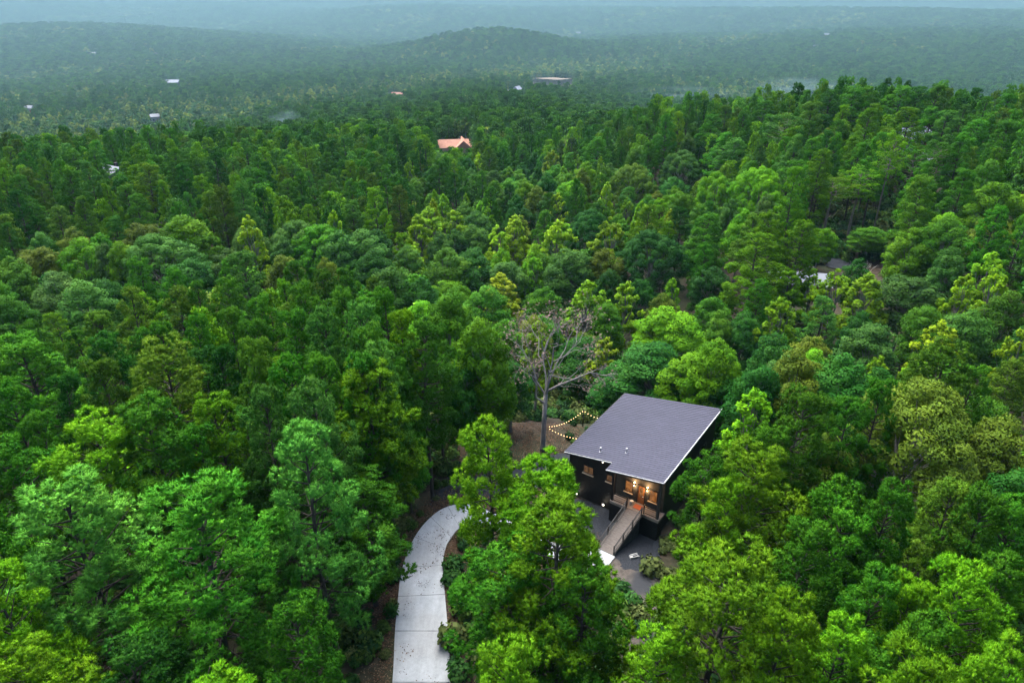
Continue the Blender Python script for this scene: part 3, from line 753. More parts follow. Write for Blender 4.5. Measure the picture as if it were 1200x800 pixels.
COL = {
    'mid': (0.042, 0.170, 0.009), 'bright': (0.095, 0.262, 0.007), 'pale': (0.062, 0.205, 0.025), 'dark': (0.021, 0.108, 0.009), 'olive': (0.070, 0.165, 0.011),
    'oakdark': (0.019, 0.100, 0.012), 'oakmid': (0.043, 0.155, 0.009), 'oakolive': (0.080, 0.142, 0.013), 'oakgrey': (0.043, 0.130, 0.019), 'oakbright': (0.075, 0.225, 0.007),
    'lime': (0.130, 0.280, 0.007), 'limeyellow': (0.170, 0.280, 0.008), 'limegreen': (0.098, 0.255, 0.007)}
CWORD = {'mid': 'mid-green', 'bright': 'bright green', 'pale': 'pale green', 'dark': 'dark green', 'olive': 'olive', 'oakdark': 'dark green', 'oakmid': 'mid-green',
         'oakolive': 'olive', 'oakgrey': 'grey-green', 'oakbright': 'bright green', 'lime': 'yellow-green', 'limeyellow': 'yellow', 'limegreen': 'fresh green'}

# trees read from the photograph: kind, crown-top pixel x, y, crown width in pixels, colour, optional height, optional label
P_, O_, Y_ = 'pine', 'oak', 'poplar'
TREES = [
 # foreground left
 (P_, 75, 566, 150, 'pale', 17, 'pale blue-green pine in the lower left, left of the big rounded pine'),
 (P_, 215, 566, 170, 'mid', 17.5, 'big rounded green pine filling the lower left foreground'),
 (P_, 345, 715, 90, 'mid', 13, 'low green pine between the big rounded pine and the driveway'),
 (P_, 22, 760, 110, 'bright', 14, 'bright green pine cut by the bottom left corner'),
 (P_, -12, 665, 110, 'bright', 16, 'bright green pine cut by the left edge, lower left'),
 (P_, 140, 765, 110, 'dark', 12, 'dark low pine at the bottom edge under the rounded pine'),
 (P_, 422, 560, 95, 'mid', 17, 'green pine leaning over the left edge of the driveway'),
 (P_, 350, 505, 110, 'pale', 18, 'pale green pine with stacked clumps left of the driveway bend'),
 (P_, 368, 450, 70, 'pale', 18, 'pale-topped pine rising behind the stacked pale pine'),
 (P_, 425, 433, 95, 'bright', 18, 'broad yellow-green-topped pine left of the driveway bend'),
 (P_, 306, 457, 60, 'pale', 17, None), (P_, 281, 486, 40, 'pale', 14, None), (P_, 245, 470, 75, 'bright', 16, 'vivid green pine between the rounded pine and the stacked pale pine'),
 (P_, 375, 415, 45, 'mid', 17, None), (P_, 340, 420, 48, 'mid', 17, None), (P_, 300, 402, 70, 'olive', 18, None), (P_, 252, 405, 65, 'dark', 17, None),
 (P_, 440, 405, 52, 'pale', 17, None), (P_, 463, 424, 52, 'mid', 18, None), (P_, 418, 418, 42, 'mid', 17, None),
 (P_, 95, 495, 115, 'bright', 17, 'bright broad pine directly above the pale lower left pine'),
 (P_, 165, 478, 100, 'mid', 17, None), (P_, 110, 422, 75, 'olive', 18, None), (P_, 185, 400, 105, 'olive', 18.5, 'broad olive-grey pine in the left middle ground'),
 (P_, 8, 452, 75, 'mid', 17, None), (P_, 45, 485, 60, 'mid', 16, None), (P_, 12, 518, 90, 'mid', 16, None), (P_, 22, 403, 120, 'mid', 18, None), (P_, 68, 440, 60, 'dark', 16, None),
 (P_, 170, 465, 36, 'mid', 16, None), (P_, 120, 398, 70, 'dark', 17, None), (P_, 232, 500, 60, 'mid', 15, None),
 # by the driveway bend and behind
 (P_, 492, 378, 75, 'mid', 18, 'tall slender pine left of the bare grey tree, near the gravel path'), (P_, 512, 420, 60, 'mid', 17, 'pine at the wood edge just above the dark gravel path'), (P_, 470, 470, 60, 'mid', 16, 'narrow pine beside the driveway bend, on its far side'),
 (O_, 565, 372, 72, 'oakbright', 16, 'rounded bright green broadleaf tree left of the bare grey tree'), (O_, 545, 405, 55, 'oakdark', 14, None), (O_, 598, 425, 50, 'oakdark', 12, None),
 # pines in front of the cabin
 (P_, 575, 496, 82, 'bright', 16.5, 'tall bright pine right of the driveway, farthest of that clump'),
 (P_, 640, 544, 112, 'bright', 16, 'bright pine partly hiding the left of the cabin front'),
 (P_, 652, 597, 140, 'bright', 16.5, 'large bright yellow-green pine between driveway and ramp'),
 (P_, 592, 640, 115, 'mid', 13, 'shaded pine inside the clump right of the driveway'),
 (P_, 690, 665, 95, 'mid', 14, 'green pine at the bottom of the clump, left of the parking pad'),
 (P_, 588, 754, 115, 'bright', 17, 'vivid pine top cut by the bottom edge beside the driveway'),
 # right foreground
 (P_, 858, 643, 150, 'bright', 16.5, 'large bright pine at bottom right of the parking pad'),
 (P_, 928, 708, 110, 'bright', 16, 'blurred bright pine at the bottom edge right of the large bright pine'),
 (P_, 772, 735, 85, 'bright', 13, 'low bright pine at the bottom edge below the parking pad'),
 (P_, 775, 628, 30, 'mid', 8, 'small green pine beside the parking pad near the ramp foot'),
 (P_, 832, 530, 58, 'mid', 14.5, 'green pine standing against the cabin right-hand wall'),
 (P_, 893, 528, 110, 'bright', 15.5, 'broad yellow-green pine right of the cabin'), (P_, 862, 566, 62, 'bright', 14, 'bright pine in front of the broad pine right of the cabin'),
 (P_, 942, 463, 80, 'mid', 16, None), (P_, 905, 505, 60, 'mid', 14, None), (P_, 948, 610, 85, 'mid', 14.5, None), (P_, 985, 596, 75, 'mid', 14, None),
 (P_, 1034, 673, 80, 'mid', 14, None), (P_, 1072, 676, 75, 'bright', 14, None), (P_, 1148, 672, 100, 'bright', 15, None), (P_, 992, 733, 75, 'bright', 14, None),
 (P_, 1080, 760, 135, 'bright', 16, 'large yellow-green pine at the bottom edge, lower right'), (P_, 1195, 754, 90, 'bright', 16, 'bright pine cut by the bottom right corner'), (P_, 1090, 733, 60, 'mid', 14, None), (P_, 1022, 752, 70, 'mid', 13, None),
 (P_, 990, 565, 75, 'mid', 14.5, None), (P_, 1050, 571, 65, 'mid', 15, None), (P_, 1160, 573, 75, 'mid', 15, None), (P_, 1122, 573, 55, 'olive', 14, None), (P_, 1195, 590, 70, 'mid', 14, None), (P_, 1185, 655, 70, 'mid', 14, None),
 (O_, 1085, 446, 185, 'oakolive', 16, 'huge olive spreading oak on the right, largest crown there'),
 (O_, 985, 411, 92, 'oakdark', 14, 'dark rounded tree left of the huge olive oak'), (P_, 1040, 447, 55, 'mid', 16, None), (P_, 1112, 402, 95, 'olive', 17, None), (P_, 1148, 432, 45, 'mid', 15, None), (P_, 1192, 420, 60, 'olive', 15, None),
 (O_, 1178, 484, 100, 'oakolive', 14, 'olive broadleaf tree at the right edge beside the huge oak'), (O_, 975, 510, 90, 'oakolive', 12.5, None), (P_, 1000, 470, 55, 'mid', 15, None),
 (O_, 812, 412, 78, 'oakbright', 14, 'bright rounded tree just behind the cabin roof'), (O_, 838, 396, 70, 'oakbright', 14, None), (O_, 855, 440, 72, 'oakdark', 12, 'dark tree at the back right corner of the cabin'), (Y_, 884, 452, 55, 'limegreen', 12, None),
 (O_, 945, 408, 80, 'oakolive', 14, None), (O_, 770, 405, 110, 'oakdark', 14.5, 'large dark tree directly behind the cabin'), (O_, 725, 425, 60, 'oakdark', 13, None), (O_, 900, 425, 75, 'oakdark', 12.5, None),
 # left middle
 (O_, 215, 252, 68, 'oakbright', 15, None), (O_, 165, 258, 52, 'oakolive', 14, None), (O_, 178, 274, 100, 'oakgrey', 15, 'broad grey-green oak in the left middle distance'), (O_, 85, 265, 42, 'oakolive', 14, None), (O_, 90, 279, 60, 'oakbright', 14, None),
 (O_, 118, 281, 34, 'oakgrey', 14, None), (O_, 140, 282, 40, 'oakbright', 14, None), (O_, 40, 285, 60, 'oakolive', 14, None), (O_, 4, 300, 55, 'oakmid', 14, None), (O_, 55, 318, 70, 'oakgrey', 14, None), (O_, 95, 328, 70, 'oakgrey', 15, None),
 (P_, 160, 306, 46, 'mid', 17, None), (P_, 200, 313, 40, 'mid', 17, None), (P_, 150, 338, 56, 'olive', 17, None), (P_, 205, 337, 60, 'olive', 17, None), (P_, 228, 329, 40, 'mid', 17, None), (O_, 4, 345, 60, 'oakmid', 14, None), (P_, 112, 368, 60, 'olive', 17, None), (P_, 185, 380, 50, 'mid', 17, None), (O_, 215, 300, 60, 'oakdark', 13, None),
 (Y_, 287, 251, 32, 'lime', 17, 'bright yellow-green pointed tree standing out in the left middle distance'), (Y_, 341, 244, 22, 'lime', 16, None), (Y_, 325, 241, 18, 'limegreen', 16, None), (Y_, 390, 246, 26, 'lime', 17, None),
 (O_, 345, 257, 70, 'oakgrey', 15, None), (O_, 372, 262, 80, 'oakmid', 15, None), (O_, 328, 275, 40, 'oakgrey', 13, None), (O_, 398, 269, 56, 'oakgrey', 15, None), (O_, 422, 269, 60, 'oakgrey', 15, None), (O_, 436, 290, 50, 'oakdark', 14, None), (O_, 330, 298, 50, 'oakolive', 13, None), (O_, 380, 299, 30, 'oakolive', 14, None),
 (P_, 285, 297, 60, 'pale', 18, None), (P_, 345, 305, 46, 'mid', 17, None), (P_, 375, 315, 48, 'mid', 17, None), (P_, 405, 313, 42, 'mid', 17, None), (P_, 262, 324, 50, 'mid', 17, None), (P_, 358, 334, 48, 'mid', 17, None), (P_, 310, 349, 44, 'mid', 17, None), (P_, 338, 364, 60, 'mid', 17, None), (P_, 380, 364, 54, 'pale', 17, None),
 (P_, 402, 344, 46, 'mid', 17, None), (O_, 452, 313, 60, 'oakgrey', 15, None), (P_, 434, 325, 36, 'olive', 16, None), (P_, 450, 344, 44, 'mid', 17, None), (P_, 466, 365, 46, 'bright', 17, None), (P_, 420, 360, 44, 'pale', 17, None), (P_, 265, 362, 50, 'mid', 17, None), (P_, 292, 375, 50, 'mid', 17, None), (P_, 440, 384, 46, 'mid', 17, None), (P_, 225, 368, 46, 'mid', 17, None),
 # centre middle
 (Y_, 487, 250, 38, 'lime', 15, None), (Y_, 505, 241, 36, 'limegreen', 15, None), (Y_, 532, 245, 42, 'lime', 15, None), (O_, 560, 247, 40, 'oakgrey', 14, None), (O_, 556, 262, 44, 'oakgrey', 14, None), (O_, 533, 268, 34, 'oakgrey', 13, None), (O_, 512, 271, 36, 'oakgrey', 13, None),
 (Y_, 583, 263, 34, 'lime', 15, None), (Y_, 605, 251, 38, 'lime', 16, None), (Y_, 655, 256, 54, 'lime', 16, 'broad yellow-green tree beyond the bare grey tree'), (O_, 690, 244, 58, 'oakdark', 15, None), (Y_, 717, 253, 40, 'lime', 16, None),
 (O_, 522, 290, 62, 'oakmid', 15, None), (O_, 553, 290, 62, 'oakdark', 15, None), (O_, 597, 304, 56, 'oakgrey', 14, None), (Y_, 625, 294, 30, 'limegreen', 15, 'fresh green pointed tree just above the bare grey tree'), (O_, 672, 289, 62, 'oakgrey', 15, None), (O_, 712, 289, 48, 'oakolive', 14, None),
 (Y_, 586, 319, 50, 'limeyellow', 14, 'yellow-green tree above left of the bare grey tree'), (O_, 572, 334, 62, 'oakmid', 14, None), (O_, 525, 337, 70, 'oakmid', 15, None), (Y_, 690, 326, 50, 'lime', 15, 'bright yellow-green tree right behind the bare grey tree'), (O_, 715, 350, 50, 'oakmid', 13, None), (O_, 490, 325, 50, 'oakdark', 14, None), (O_, 640, 335, 46, 'oakmid', 12, None),
 # right middle
 (O_, 765, 269, 84, 'oakdark', 16, None), (Y_, 735, 328, 38, 'limegreen', 14, None), (O_, 780, 344, 44, 'oakolive', 12, None), (O_, 788, 360, 80, 'oakbright', 13, None), (P_, 905, 248, 50, 'bright', 18, None), (P_, 890, 275, 90, 'bright', 18, 'large bright pine beside the pale hidden roof on the right'), (P_, 942, 257, 50, 'bright', 17, None),
 (Y_, 915, 346, 46, 'lime', 14, 'vivid yellow-green pointed tree right of centre above the cabin'), (O_, 846, 364, 44, 'oakmid', 12, None), (O_, 875, 362, 44, 'oakdark', 12, None), (O_, 836, 312, 48, 'oakdark', 12, None), (P_, 760, 240, 44, 'bright', 17, None), (P_, 927, 316, 40, 'bright', 11, None), (Y_, 955, 322, 34, 'limegreen', 9, None), (P_, 830, 250, 50, 'mid', 17, None),
 (O_, 966, 264, 34, 'oakbright', 9, None), (O_, 1022, 264, 44, 'oakmid', 8, None), (O_, 1000, 267, 34, 'oakmid', 8, None), (O_, 1076, 267, 62, 'oakbright', 13, None), (O_, 1112, 254, 62, 'oakmid', 14, None), (P_, 1172, 241, 46, 'mid', 17, None), (O_, 1120, 290, 50, 'oakgrey', 13, None), (O_, 1072, 318, 76, 'oakgrey', 13, None),
 (Y_, 985, 314, 46, 'lime', 13, 'yellow-green tree in front of the pale hidden roof'), (Y_, 1022, 319, 60, 'limegreen', 14, None), (Y_, 1163, 293, 48, 'limegreen', 14, None), (Y_, 1135, 319, 36, 'lime', 14, None), (Y_, 1174, 309, 38, 'lime', 14, None), (O_, 1095, 354, 60, 'oakmid', 13, None), (O_, 1140, 359, 70, 'oakgrey', 13, None),
 (Y_, 1107, 374, 48, 'limeyellow', 13, 'yellow-green tree on the right above the huge olive oak'), (O_, 1188, 340, 60, 'oakmid', 13, None), (O_, 1030, 375, 76, 'oakgrey', 13, None),
 (P_, 1135, 98, 50, 'mid', 20, None), (P_, 1100, 100, 50, 'mid', 20, None), (P_, 1058, 100, 44, 'mid', 20, None), (P_, 1078, 102, 40, 'dark', 20, None), (P_, 1020, 101, 40, 'mid', 20, None), (P_, 1000, 103, 40, 'mid', 20, None), (P_, 975, 105, 40, 'dark', 20, None), (P_, 1190, 98, 50, 'mid', 20, None), (P_, 1165, 101, 44, 'mid', 20, None),
 (P_, 1068, 126, 46, 'bright', 20, None), (P_, 1095, 125, 42, 'mid', 19, None), (P_, 1112, 130, 42, 'pale', 19, None), (P_, 1146, 140, 46, 'mid', 19, None), (P_, 1020, 127, 42, 'bright', 20, None), (P_, 1182, 142, 46, 'mid', 19, None), (P_, 1130, 160, 44, 'mid', 19, None),
 ('tall', 1050, 158, 30, 'bright', 20, 'slender yellow-topped tree with a long bare trunk on the right hillside'), ('tall', 1012, 198, 46, 'bright', 13.5, 'bright bare-stemmed pine left of the slender yellow-topped tree'), ('tall', 980, 207, 46, 'bright', 12.5, 'rounded bare-stemmed pine, leftmost above the grey turnaround'), ('tall', 1108, 168, 44, 'mid', 18, 'bare-stemmed pine right of the slender yellow-topped tree'), ('tall', 940, 190, 44, 'mid', 15, None), ('tall', 1075, 175, 38, 'mid', 17, None), (O_, 1165, 187, 46, 'oakmid', 16, None), (O_, 1177, 210, 58, 'oakbright', 15, None),
 ('tall', 922, 136, 44, 'pale', 19, 'bright pine with a visible pale trunk on the right ridge'), (P_, 905, 135, 38, 'mid', 19, None), (P_, 835, 135, 46, 'mid', 19, None), (P_, 850, 155, 42, 'mid', 19, None), (P_, 862, 161, 44, 'pale', 18, None), (P_, 955, 120, 48, 'olive', 20, None), (P_, 897, 118, 42, 'mid', 19, None), (O_, 895, 193, 62, 'oakbright', 16, None), (O_, 840, 200, 56, 'oakbright', 16, None), (O_, 800, 175, 60, 'oakgrey', 15, None), (O_, 745, 190, 50, 'oakolive', 15, None),
 (Y_, 648, 176, 38, 'limeyellow', 16, 'pale yellow tree below and right of the pink-roofed house'), (P_, 700, 160, 36, 'mid', 18, None), (P_, 760, 140, 38, 'mid', 18, None),
]

# keep the photograph's open views open: screen boxes (x0, y0, x1, y1) and the depth of what is seen there
CLEAR = [(655, 452, 785, 612, 60), (780, 452, 850, 530, 60), (455, 585, 560, 830, 60), (690, 590, 765, 745, 50), (505, 500, 665, 600, 62), (596, 345, 705, 535, 58), (676, 470, 705, 500, 62), (560, 475, 660, 545, 66)]
HOUSES = []      # filled below: (px, py, w, ...)

# ------------------------------------------------------------------ distant houses
M['pinkroof'] = noise_mat('pink_tile_roof', (0.36, 0.17, 0.12), (0.48, 0.25, 0.18), 0.8, 0.8, 0.1)
M['paleroof'] = noise_mat('pale_metal_roof', (0.15, 0.17, 0.21), (0.21, 0.23, 0.28), 0.6, 0.5)
M['whitewall'] = noise_mat('white_wall', (0.2, 0.2, 0.2), (0.27, 0.27, 0.27), 0.8, 0.8)
M['greyroof'] = noise_mat('blue_grey_roof', (0.22, 0.24, 0.32), (0.34, 0.36, 0.45), 0.6, 0.6)
M['tanwall'] = noise_mat('tan_wall', (0.5, 0.36, 0.26), (0.62, 0.46, 0.35), 0.6, 0.8)
def house(name, px, py, w, l, hw, hr, rz, roofm, wallm, label, raise_=0.0, wing=None, keep=None, hip=False, cat='house', base_off=0.0):
    """gabled house with walls, roof, windows, door; px,py is where its roof shows in the photograph"""
    P = hit(px, py, hw + hr*0.5 + raise_)
    g = float(ground(P[0], P[1])); h = empty(name, (P[0], P[1], g + raise_), rz); tag(h, label, cat)
    def block(x0, x1, y0, y1, hw_, hr_, along, gable=True):
        MB().box(x0, x1, y0, y1, -3 - raise_, hw_).build('wall', wallm, h)
        e = 0.5; mb = MB()
        if along == 'x':
            ym = (y0+y1)/2; a = [(x0-e, y0-e, hw_-0.1), (x1+e, y0-e, hw_-0.1), (x1+e, y1+e, hw_-0.1), (x0-e, y1+e, hw_-0.1), (x0-e+(2.5 if hip else 0), ym, hw_+hr_), (x1+e-(2.5 if hip else 0), ym, hw_+hr_)]
            f = [(0, 1, 5, 4), (2, 3, 4, 5), (1, 2, 5), (3, 0, 4), (3, 2, 1, 0)]
        else:
            xm = (x0+x1)/2; a = [(x0-e, y0-e, hw_-0.1), (x1+e, y0-e, hw_-0.1), (x1+e, y1+e, hw_-0.1), (x0-e, y1+e, hw_-0.1), (xm, y0-e, hw_+hr_), (xm, y1+e, hw_+hr_)]
            f = [(0, 1, 4), (1, 2, 5, 4), (2, 3, 5), (3, 0, 4, 5), (3, 2, 1, 0)]
        k = len(mb.v); mb.v += a; mb.f += f; r_ = mb.build('roof', roofm, h)
        return r_
    r1 = block(-w/2, w/2, -l/2, l/2, hw, hr, 'x')
    if wing:
        wx_, ww, wl, wh = wing; block(wx_-ww/2, wx_+ww/2, -l/2-wl, l/2+0.3, hw-0.02, hr*wh, 'y')
    MB().box(w*0.2-0.35, w*0.2+0.35, 0.4, 1.1, hw, hw+hr+0.7).build('chimney', M['greyboard'], r1)
    n = max(2, int(w/3.5))
    for i in range(n):
        x = -w/2 + (i+0.5)*w/n
        if i == n//2: MB().box(x-0.5, x+0.5, -l/2-0.06, -l/2+0.02, 0.0, 2.1).build('door', M['doorwood'], h)
        else: MB().box(x-0.6, x+0.6, -l/2-0.05, -l/2+0.02, 0.9, 2.1).build('window', M['glass'], h)
    kb = keep or (12, 6)
    dep = P[1]*cp - (P[2]-CAM_H)*sp
    CLEAR.append((px-kb[0], py-kb[1], px+kb[0], py+kb[1], dep)); HOUSES.append((P[0], P[1], max(w, l)*0.62))
    return h
house('house', 531, 167, 17, 9, 3.4, 3.0, R(8), M['pinkroof'], M['tanwall'], 'pink-roofed house among trees in the middle distance', wing=(4.5, 7, 2.5, 1.15), keep=(19, 6))
house('house', 129, 198, 9, 7, 3.2, 2.0, R(-30), M['paleroof'], M['whitewall'], 'pale roof peeping out of the pines on the left', raise_=5, keep=(5, 6))
house('house', 1077, 181, 9, 6, 2.8, 1.6, R(-6), M['paleroof'], M['greyboard'], 'pale metal-roofed house among pines on the right hillside', raise_=3, keep=(17, 5))
house('house', 1066, 154, 9, 6, 3, 1.8, R(20), M['paleroof'], M['whitewall'], 'white house nearly hidden by pines above the right metal roof', raise_=7, keep=(6, 4))
house('house', 937, 322, 9, 5, 2.4, 1.2, R(-14), M['paleroof'], M['whitewall'], 'low pale-roofed building half hidden by trees on the right', keep=(3, 2))
house('house', 606, 103, 8.0, 6.8, 5, 3, R(60), M['greyroof'], M['whitewall'], 'white house with dark roof beside the tan dirt clearing', raise_=2.7, keep=(9, 5))
house('shed', 598, 106, 5.6, 3.4, 3, 1, R(0), M['paleroof'], M['whitewall'], 'small white shed left of the white house by the clearing', raise_=2.7, keep=(5, 3), cat='shed')
house('house', 466, 110, 11.2, 6.8, 3.5, 3, R(-10), M['pinkroof'], M['tanwall'], 'small far orange-roofed house left of the white house', raise_=2.7, keep=(10, 3))
house('house', 202, 95, 16.0, 8.5, 4, 3, R(5), M['greyroof'], M['greyboard'], 'far blue-grey roofed house in the hazy valley on the left', raise_=3.6, keep=(8, 4))
house('house', 181, 135, 6.4, 5.1, 4, 2, R(30), M['paleroof'], M['whitewall'], 'white house just beyond the left ridge line', raise_=3.1, keep=(7, 4))
house('house', 34, 125, 6.4, 5.1, 4, 2, R(0), M['paleroof'], M['whitewall'], 'far white house nearest the left edge', raise_=3.6, keep=(5, 3))
house('house', 182, 63, 9.6, 6.8, 4, 2, R(0), M['paleroof'], M['whitewall'], 'tiny white house in the haze right of another white house', raise_=4.5, keep=(4, 3))
house('house', 108, 62, 12.8, 6.8, 4, 2, R(0), M['paleroof'], M['whitewall'], 'tiny far white house at upper left in the haze', raise_=4.5, keep=(5, 3))
house('house', 678, 38, 12.8, 6.8, 5, 3, R(0), M['paleroof'], M['whitewall'], 'tiny white house on the far slope right of the knoll', raise_=4.5, keep=(4, 3))
house('house', 956, 54, 8.0, 6.8, 5, 3, R(0), M['paleroof'], M['whitewall'], 'tiny white house on the far right hill, lower of two', raise_=4.5, keep=(4, 3))
house('house', 970, 40, 16.0, 6.8, 5, 3, R(0), M['paleroof'], M['greyboard'], 'tiny pale roof on the far right hill, upper of two', raise_=4.5, keep=(6, 3))
house('house', 1194, 35, 16.0, 6.8, 5, 3, R(0), M['paleroof'], M['whitewall'], 'tiny white house on the far hill at the right edge', raise_=4.5, keep=(6, 3))
def patch(name, px, py, rx, ry, mat, label, off=0.5, keep=None):
    P = hit(px, py, 0.0); mb = MB(); n = 24; rs = np.random.RandomState(int(px)); ph = rs.uniform(0, 6, 2)
    ring = []
    for i in range(n):
        t = 6.283*i/n; k = 1 + 0.18*math.sin(2*t+ph[0]) + 0.1*math.sin(5*t+ph[1]); x, y = P[0]+rx*k*math.cos(t), P[1]+ry*k*math.sin(t); ring.append((x, y, float(ground(x, y))+off))
    mb.v = ring + [(P[0], P[1], float(ground(P[0], P[1]))+off+0.3)]; mb.f = [(i, (i+1) % n, n) for i in range(n)]
    o = mb.build(name, mat); tag(o, label, kind='structure')
    for i in range(0, n): HOUSES.append((P[0]+rx*0.6*math.cos(6.283*i/n), P[1]+ry*0.6*math.sin(6.283*i/n), min(rx, ry)*0.7))
    kb = keep or (rx*FPX/P[1], 4); CLEAR.append((px-kb[0], py-kb[1], px+kb[0], py+kb[1], P[1]*1.02))
patch('dirt_clearing', 647, 98, 22, 10, M['tan_dirt'], 'tan dirt clearing in the hazy valley', 6.0, keep=(24, 3))
patch('asphalt_turnaround', 980, 308, 2.6, 3.4, M['asphalt'], 'grey asphalt turnaround on the right hillside', 0.12, keep=(9, 3))
patch('red_clay_bank', 1045, 276, 3.2, 2.2, M['red_dirt'], 'reddish clay bank under the tall pines on the right', 0.12, keep=(10, 3))

# ------------------------------------------------------------------ place the trees
rng = np.random.RandomState(7)
T = []       # dict per tree
def add_tree(kind, x, y, h, rad, col, label=None, explicit=False):
    z = float(ground(x, y)); q = project(np.array([x, y, z + h])); 
    T.append(dict(kind=kind, x=x, y=y, z=z, h=h, r=rad, col=col, label=label, ex=explicit, px=float(q[0]), py=float(q[1]), d=float(q[2])))
ch_, sh_ = math.cos(HTH), math.sin(HTH)
cl = [(a_ + b_)/2 for a_, b_ in zip(oc, ic)]; cl = np.array(cl)
DEAD = (2.91, 53.23)
def blocked(x, y, m=0.0):
    dx, dy = x-HO[0], y-HO[1]; lx, ly = dx*ch_ + dy*sh_, -dx*sh_ + dy*ch_
    if -12.5-m < lx < 1.5+m and -5.2-m < ly < 14.2+m: return True
    if np.min(np.hypot(cl[:, 0]-x, cl[:, 1]-y)) < 2.9+m: return True
    if math.hypot(x-DEAD[0], y-DEAD[1]) < 3.8+m: return True
    if math.hypot((x-10.5)/1.0, y-35.5) < 2.8+m: return True
    if math.hypot((x+1.5)/2.0, y-48.0) < 2.8+m: return True
    for hx, hy, hr_ in HOUSES:
        if math.hypot(x-hx, y-hy) < hr_+1.5: return True
    return False

for (kind, px, py, w, col, h, label) in TREES:
    tall = kind == 'tall'; kind = 'pine' if tall else kind
    P = hit(px, py, h)
    rd = ray(px, py); tt = (P[1]/rd[1])
    while blocked(P[0], P[1], 0.3 + (0.3*w*P[1]/FPX if 650 < px < 900 and py < 470 else 0)):          # stand clear of the cabin, the drive and the yard
        tt *= 1.012; P = np.array([0, 0, CAM_H]) + rd*tt; h = P[2] - float(ground(P[0], P[1]))
        if h < 5: break
    if h < 5: continue
    d = P[1]*cp - (P[2]-CAM_H)*sp
    rad = 0.5*w*d/FPX*{'pine': 1.12 if d < 46 else 0.97, 'oak': 1.05, 'poplar': 1.3}[kind]
    lim = {'pine': (1.9, 4.2), 'oak': (2.2, 7.5), 'poplar': (2.0, 4.0)}[kind]
    add_tree(kind, P[0], P[1], h, float(np.clip(rad, *lim)), col, label, True); T[-1]['tall'] = tall

EXA = np.array([(t['px'], t['py'], t['d'], t['r']*FPX/t['d']) for t in T if not t.get('tall')])
grid = {}
def gadd(i): t = T[i]; grid.setdefault((int(t['x']//8), int(t['y']//8)), []).append(i)
for i in range(len(T)): gadd(i)
def crowded(x, y, r_, f=0.6):
    gx_, gy_ = int(x//8), int(y//8)
    for a in range(gx_-2, gx_+3):
        for b in range(gy_-2, gy_+3):
            for i in grid.get((a, b), ()):
                t = T[i]
                if math.hypot(t['x']-x, t['y']-y) < f*(t['r']+r_): return True
    return False
def kind_at(px, py, u):
    if px < 470:
        if py < 245: return 'pine' if u < 0.93 else 'oak'
        if py < 335: return 'oak' if u < 0.55 else ('poplar' if u < 0.6 else 'pine')
        return 'pine' if u < 0.93 else 'oak'
    if px < 760:
        if py < 170: return 'pine' if u < 0.75 else 'oak'
        if py < 345: return 'oak' if u < 0.66 else ('poplar' if u < 0.82 else 'pine')
        return 'oak' if u < 0.6 else 'pine'
    if py < 185: return 'pine' if u < 0.85 else 'oak'
    if py < 335: return 'oak' if u < 0.52 else ('pine' if u < 0.9 else 'poplar')
    if py < 480: return 'oak' if u < 0.66 else ('pine' if u < 0.87 else 'poplar')
    return 'pine' if u < 0.85 else 'oak'
PICK = {'pine': (['mid', 'bright', 'pale', 'dark', 'olive'], [.42, .2, .12, .16, .10]), 'oak': (['oakdark', 'oakmid', 'oakolive', 'oakgrey', 'oakbright'], [.26, .3, .1, .18, .16]), 'poplar': (['lime', 'limegreen', 'limeyellow'], [.4, .5, .1])}
RFILL = 270.0
sp_ = 2.6
cand = [(i*sp_, j*sp_) for i in range(-104, 105) for j in range(-10, 104)]
rng.shuffle(cand)
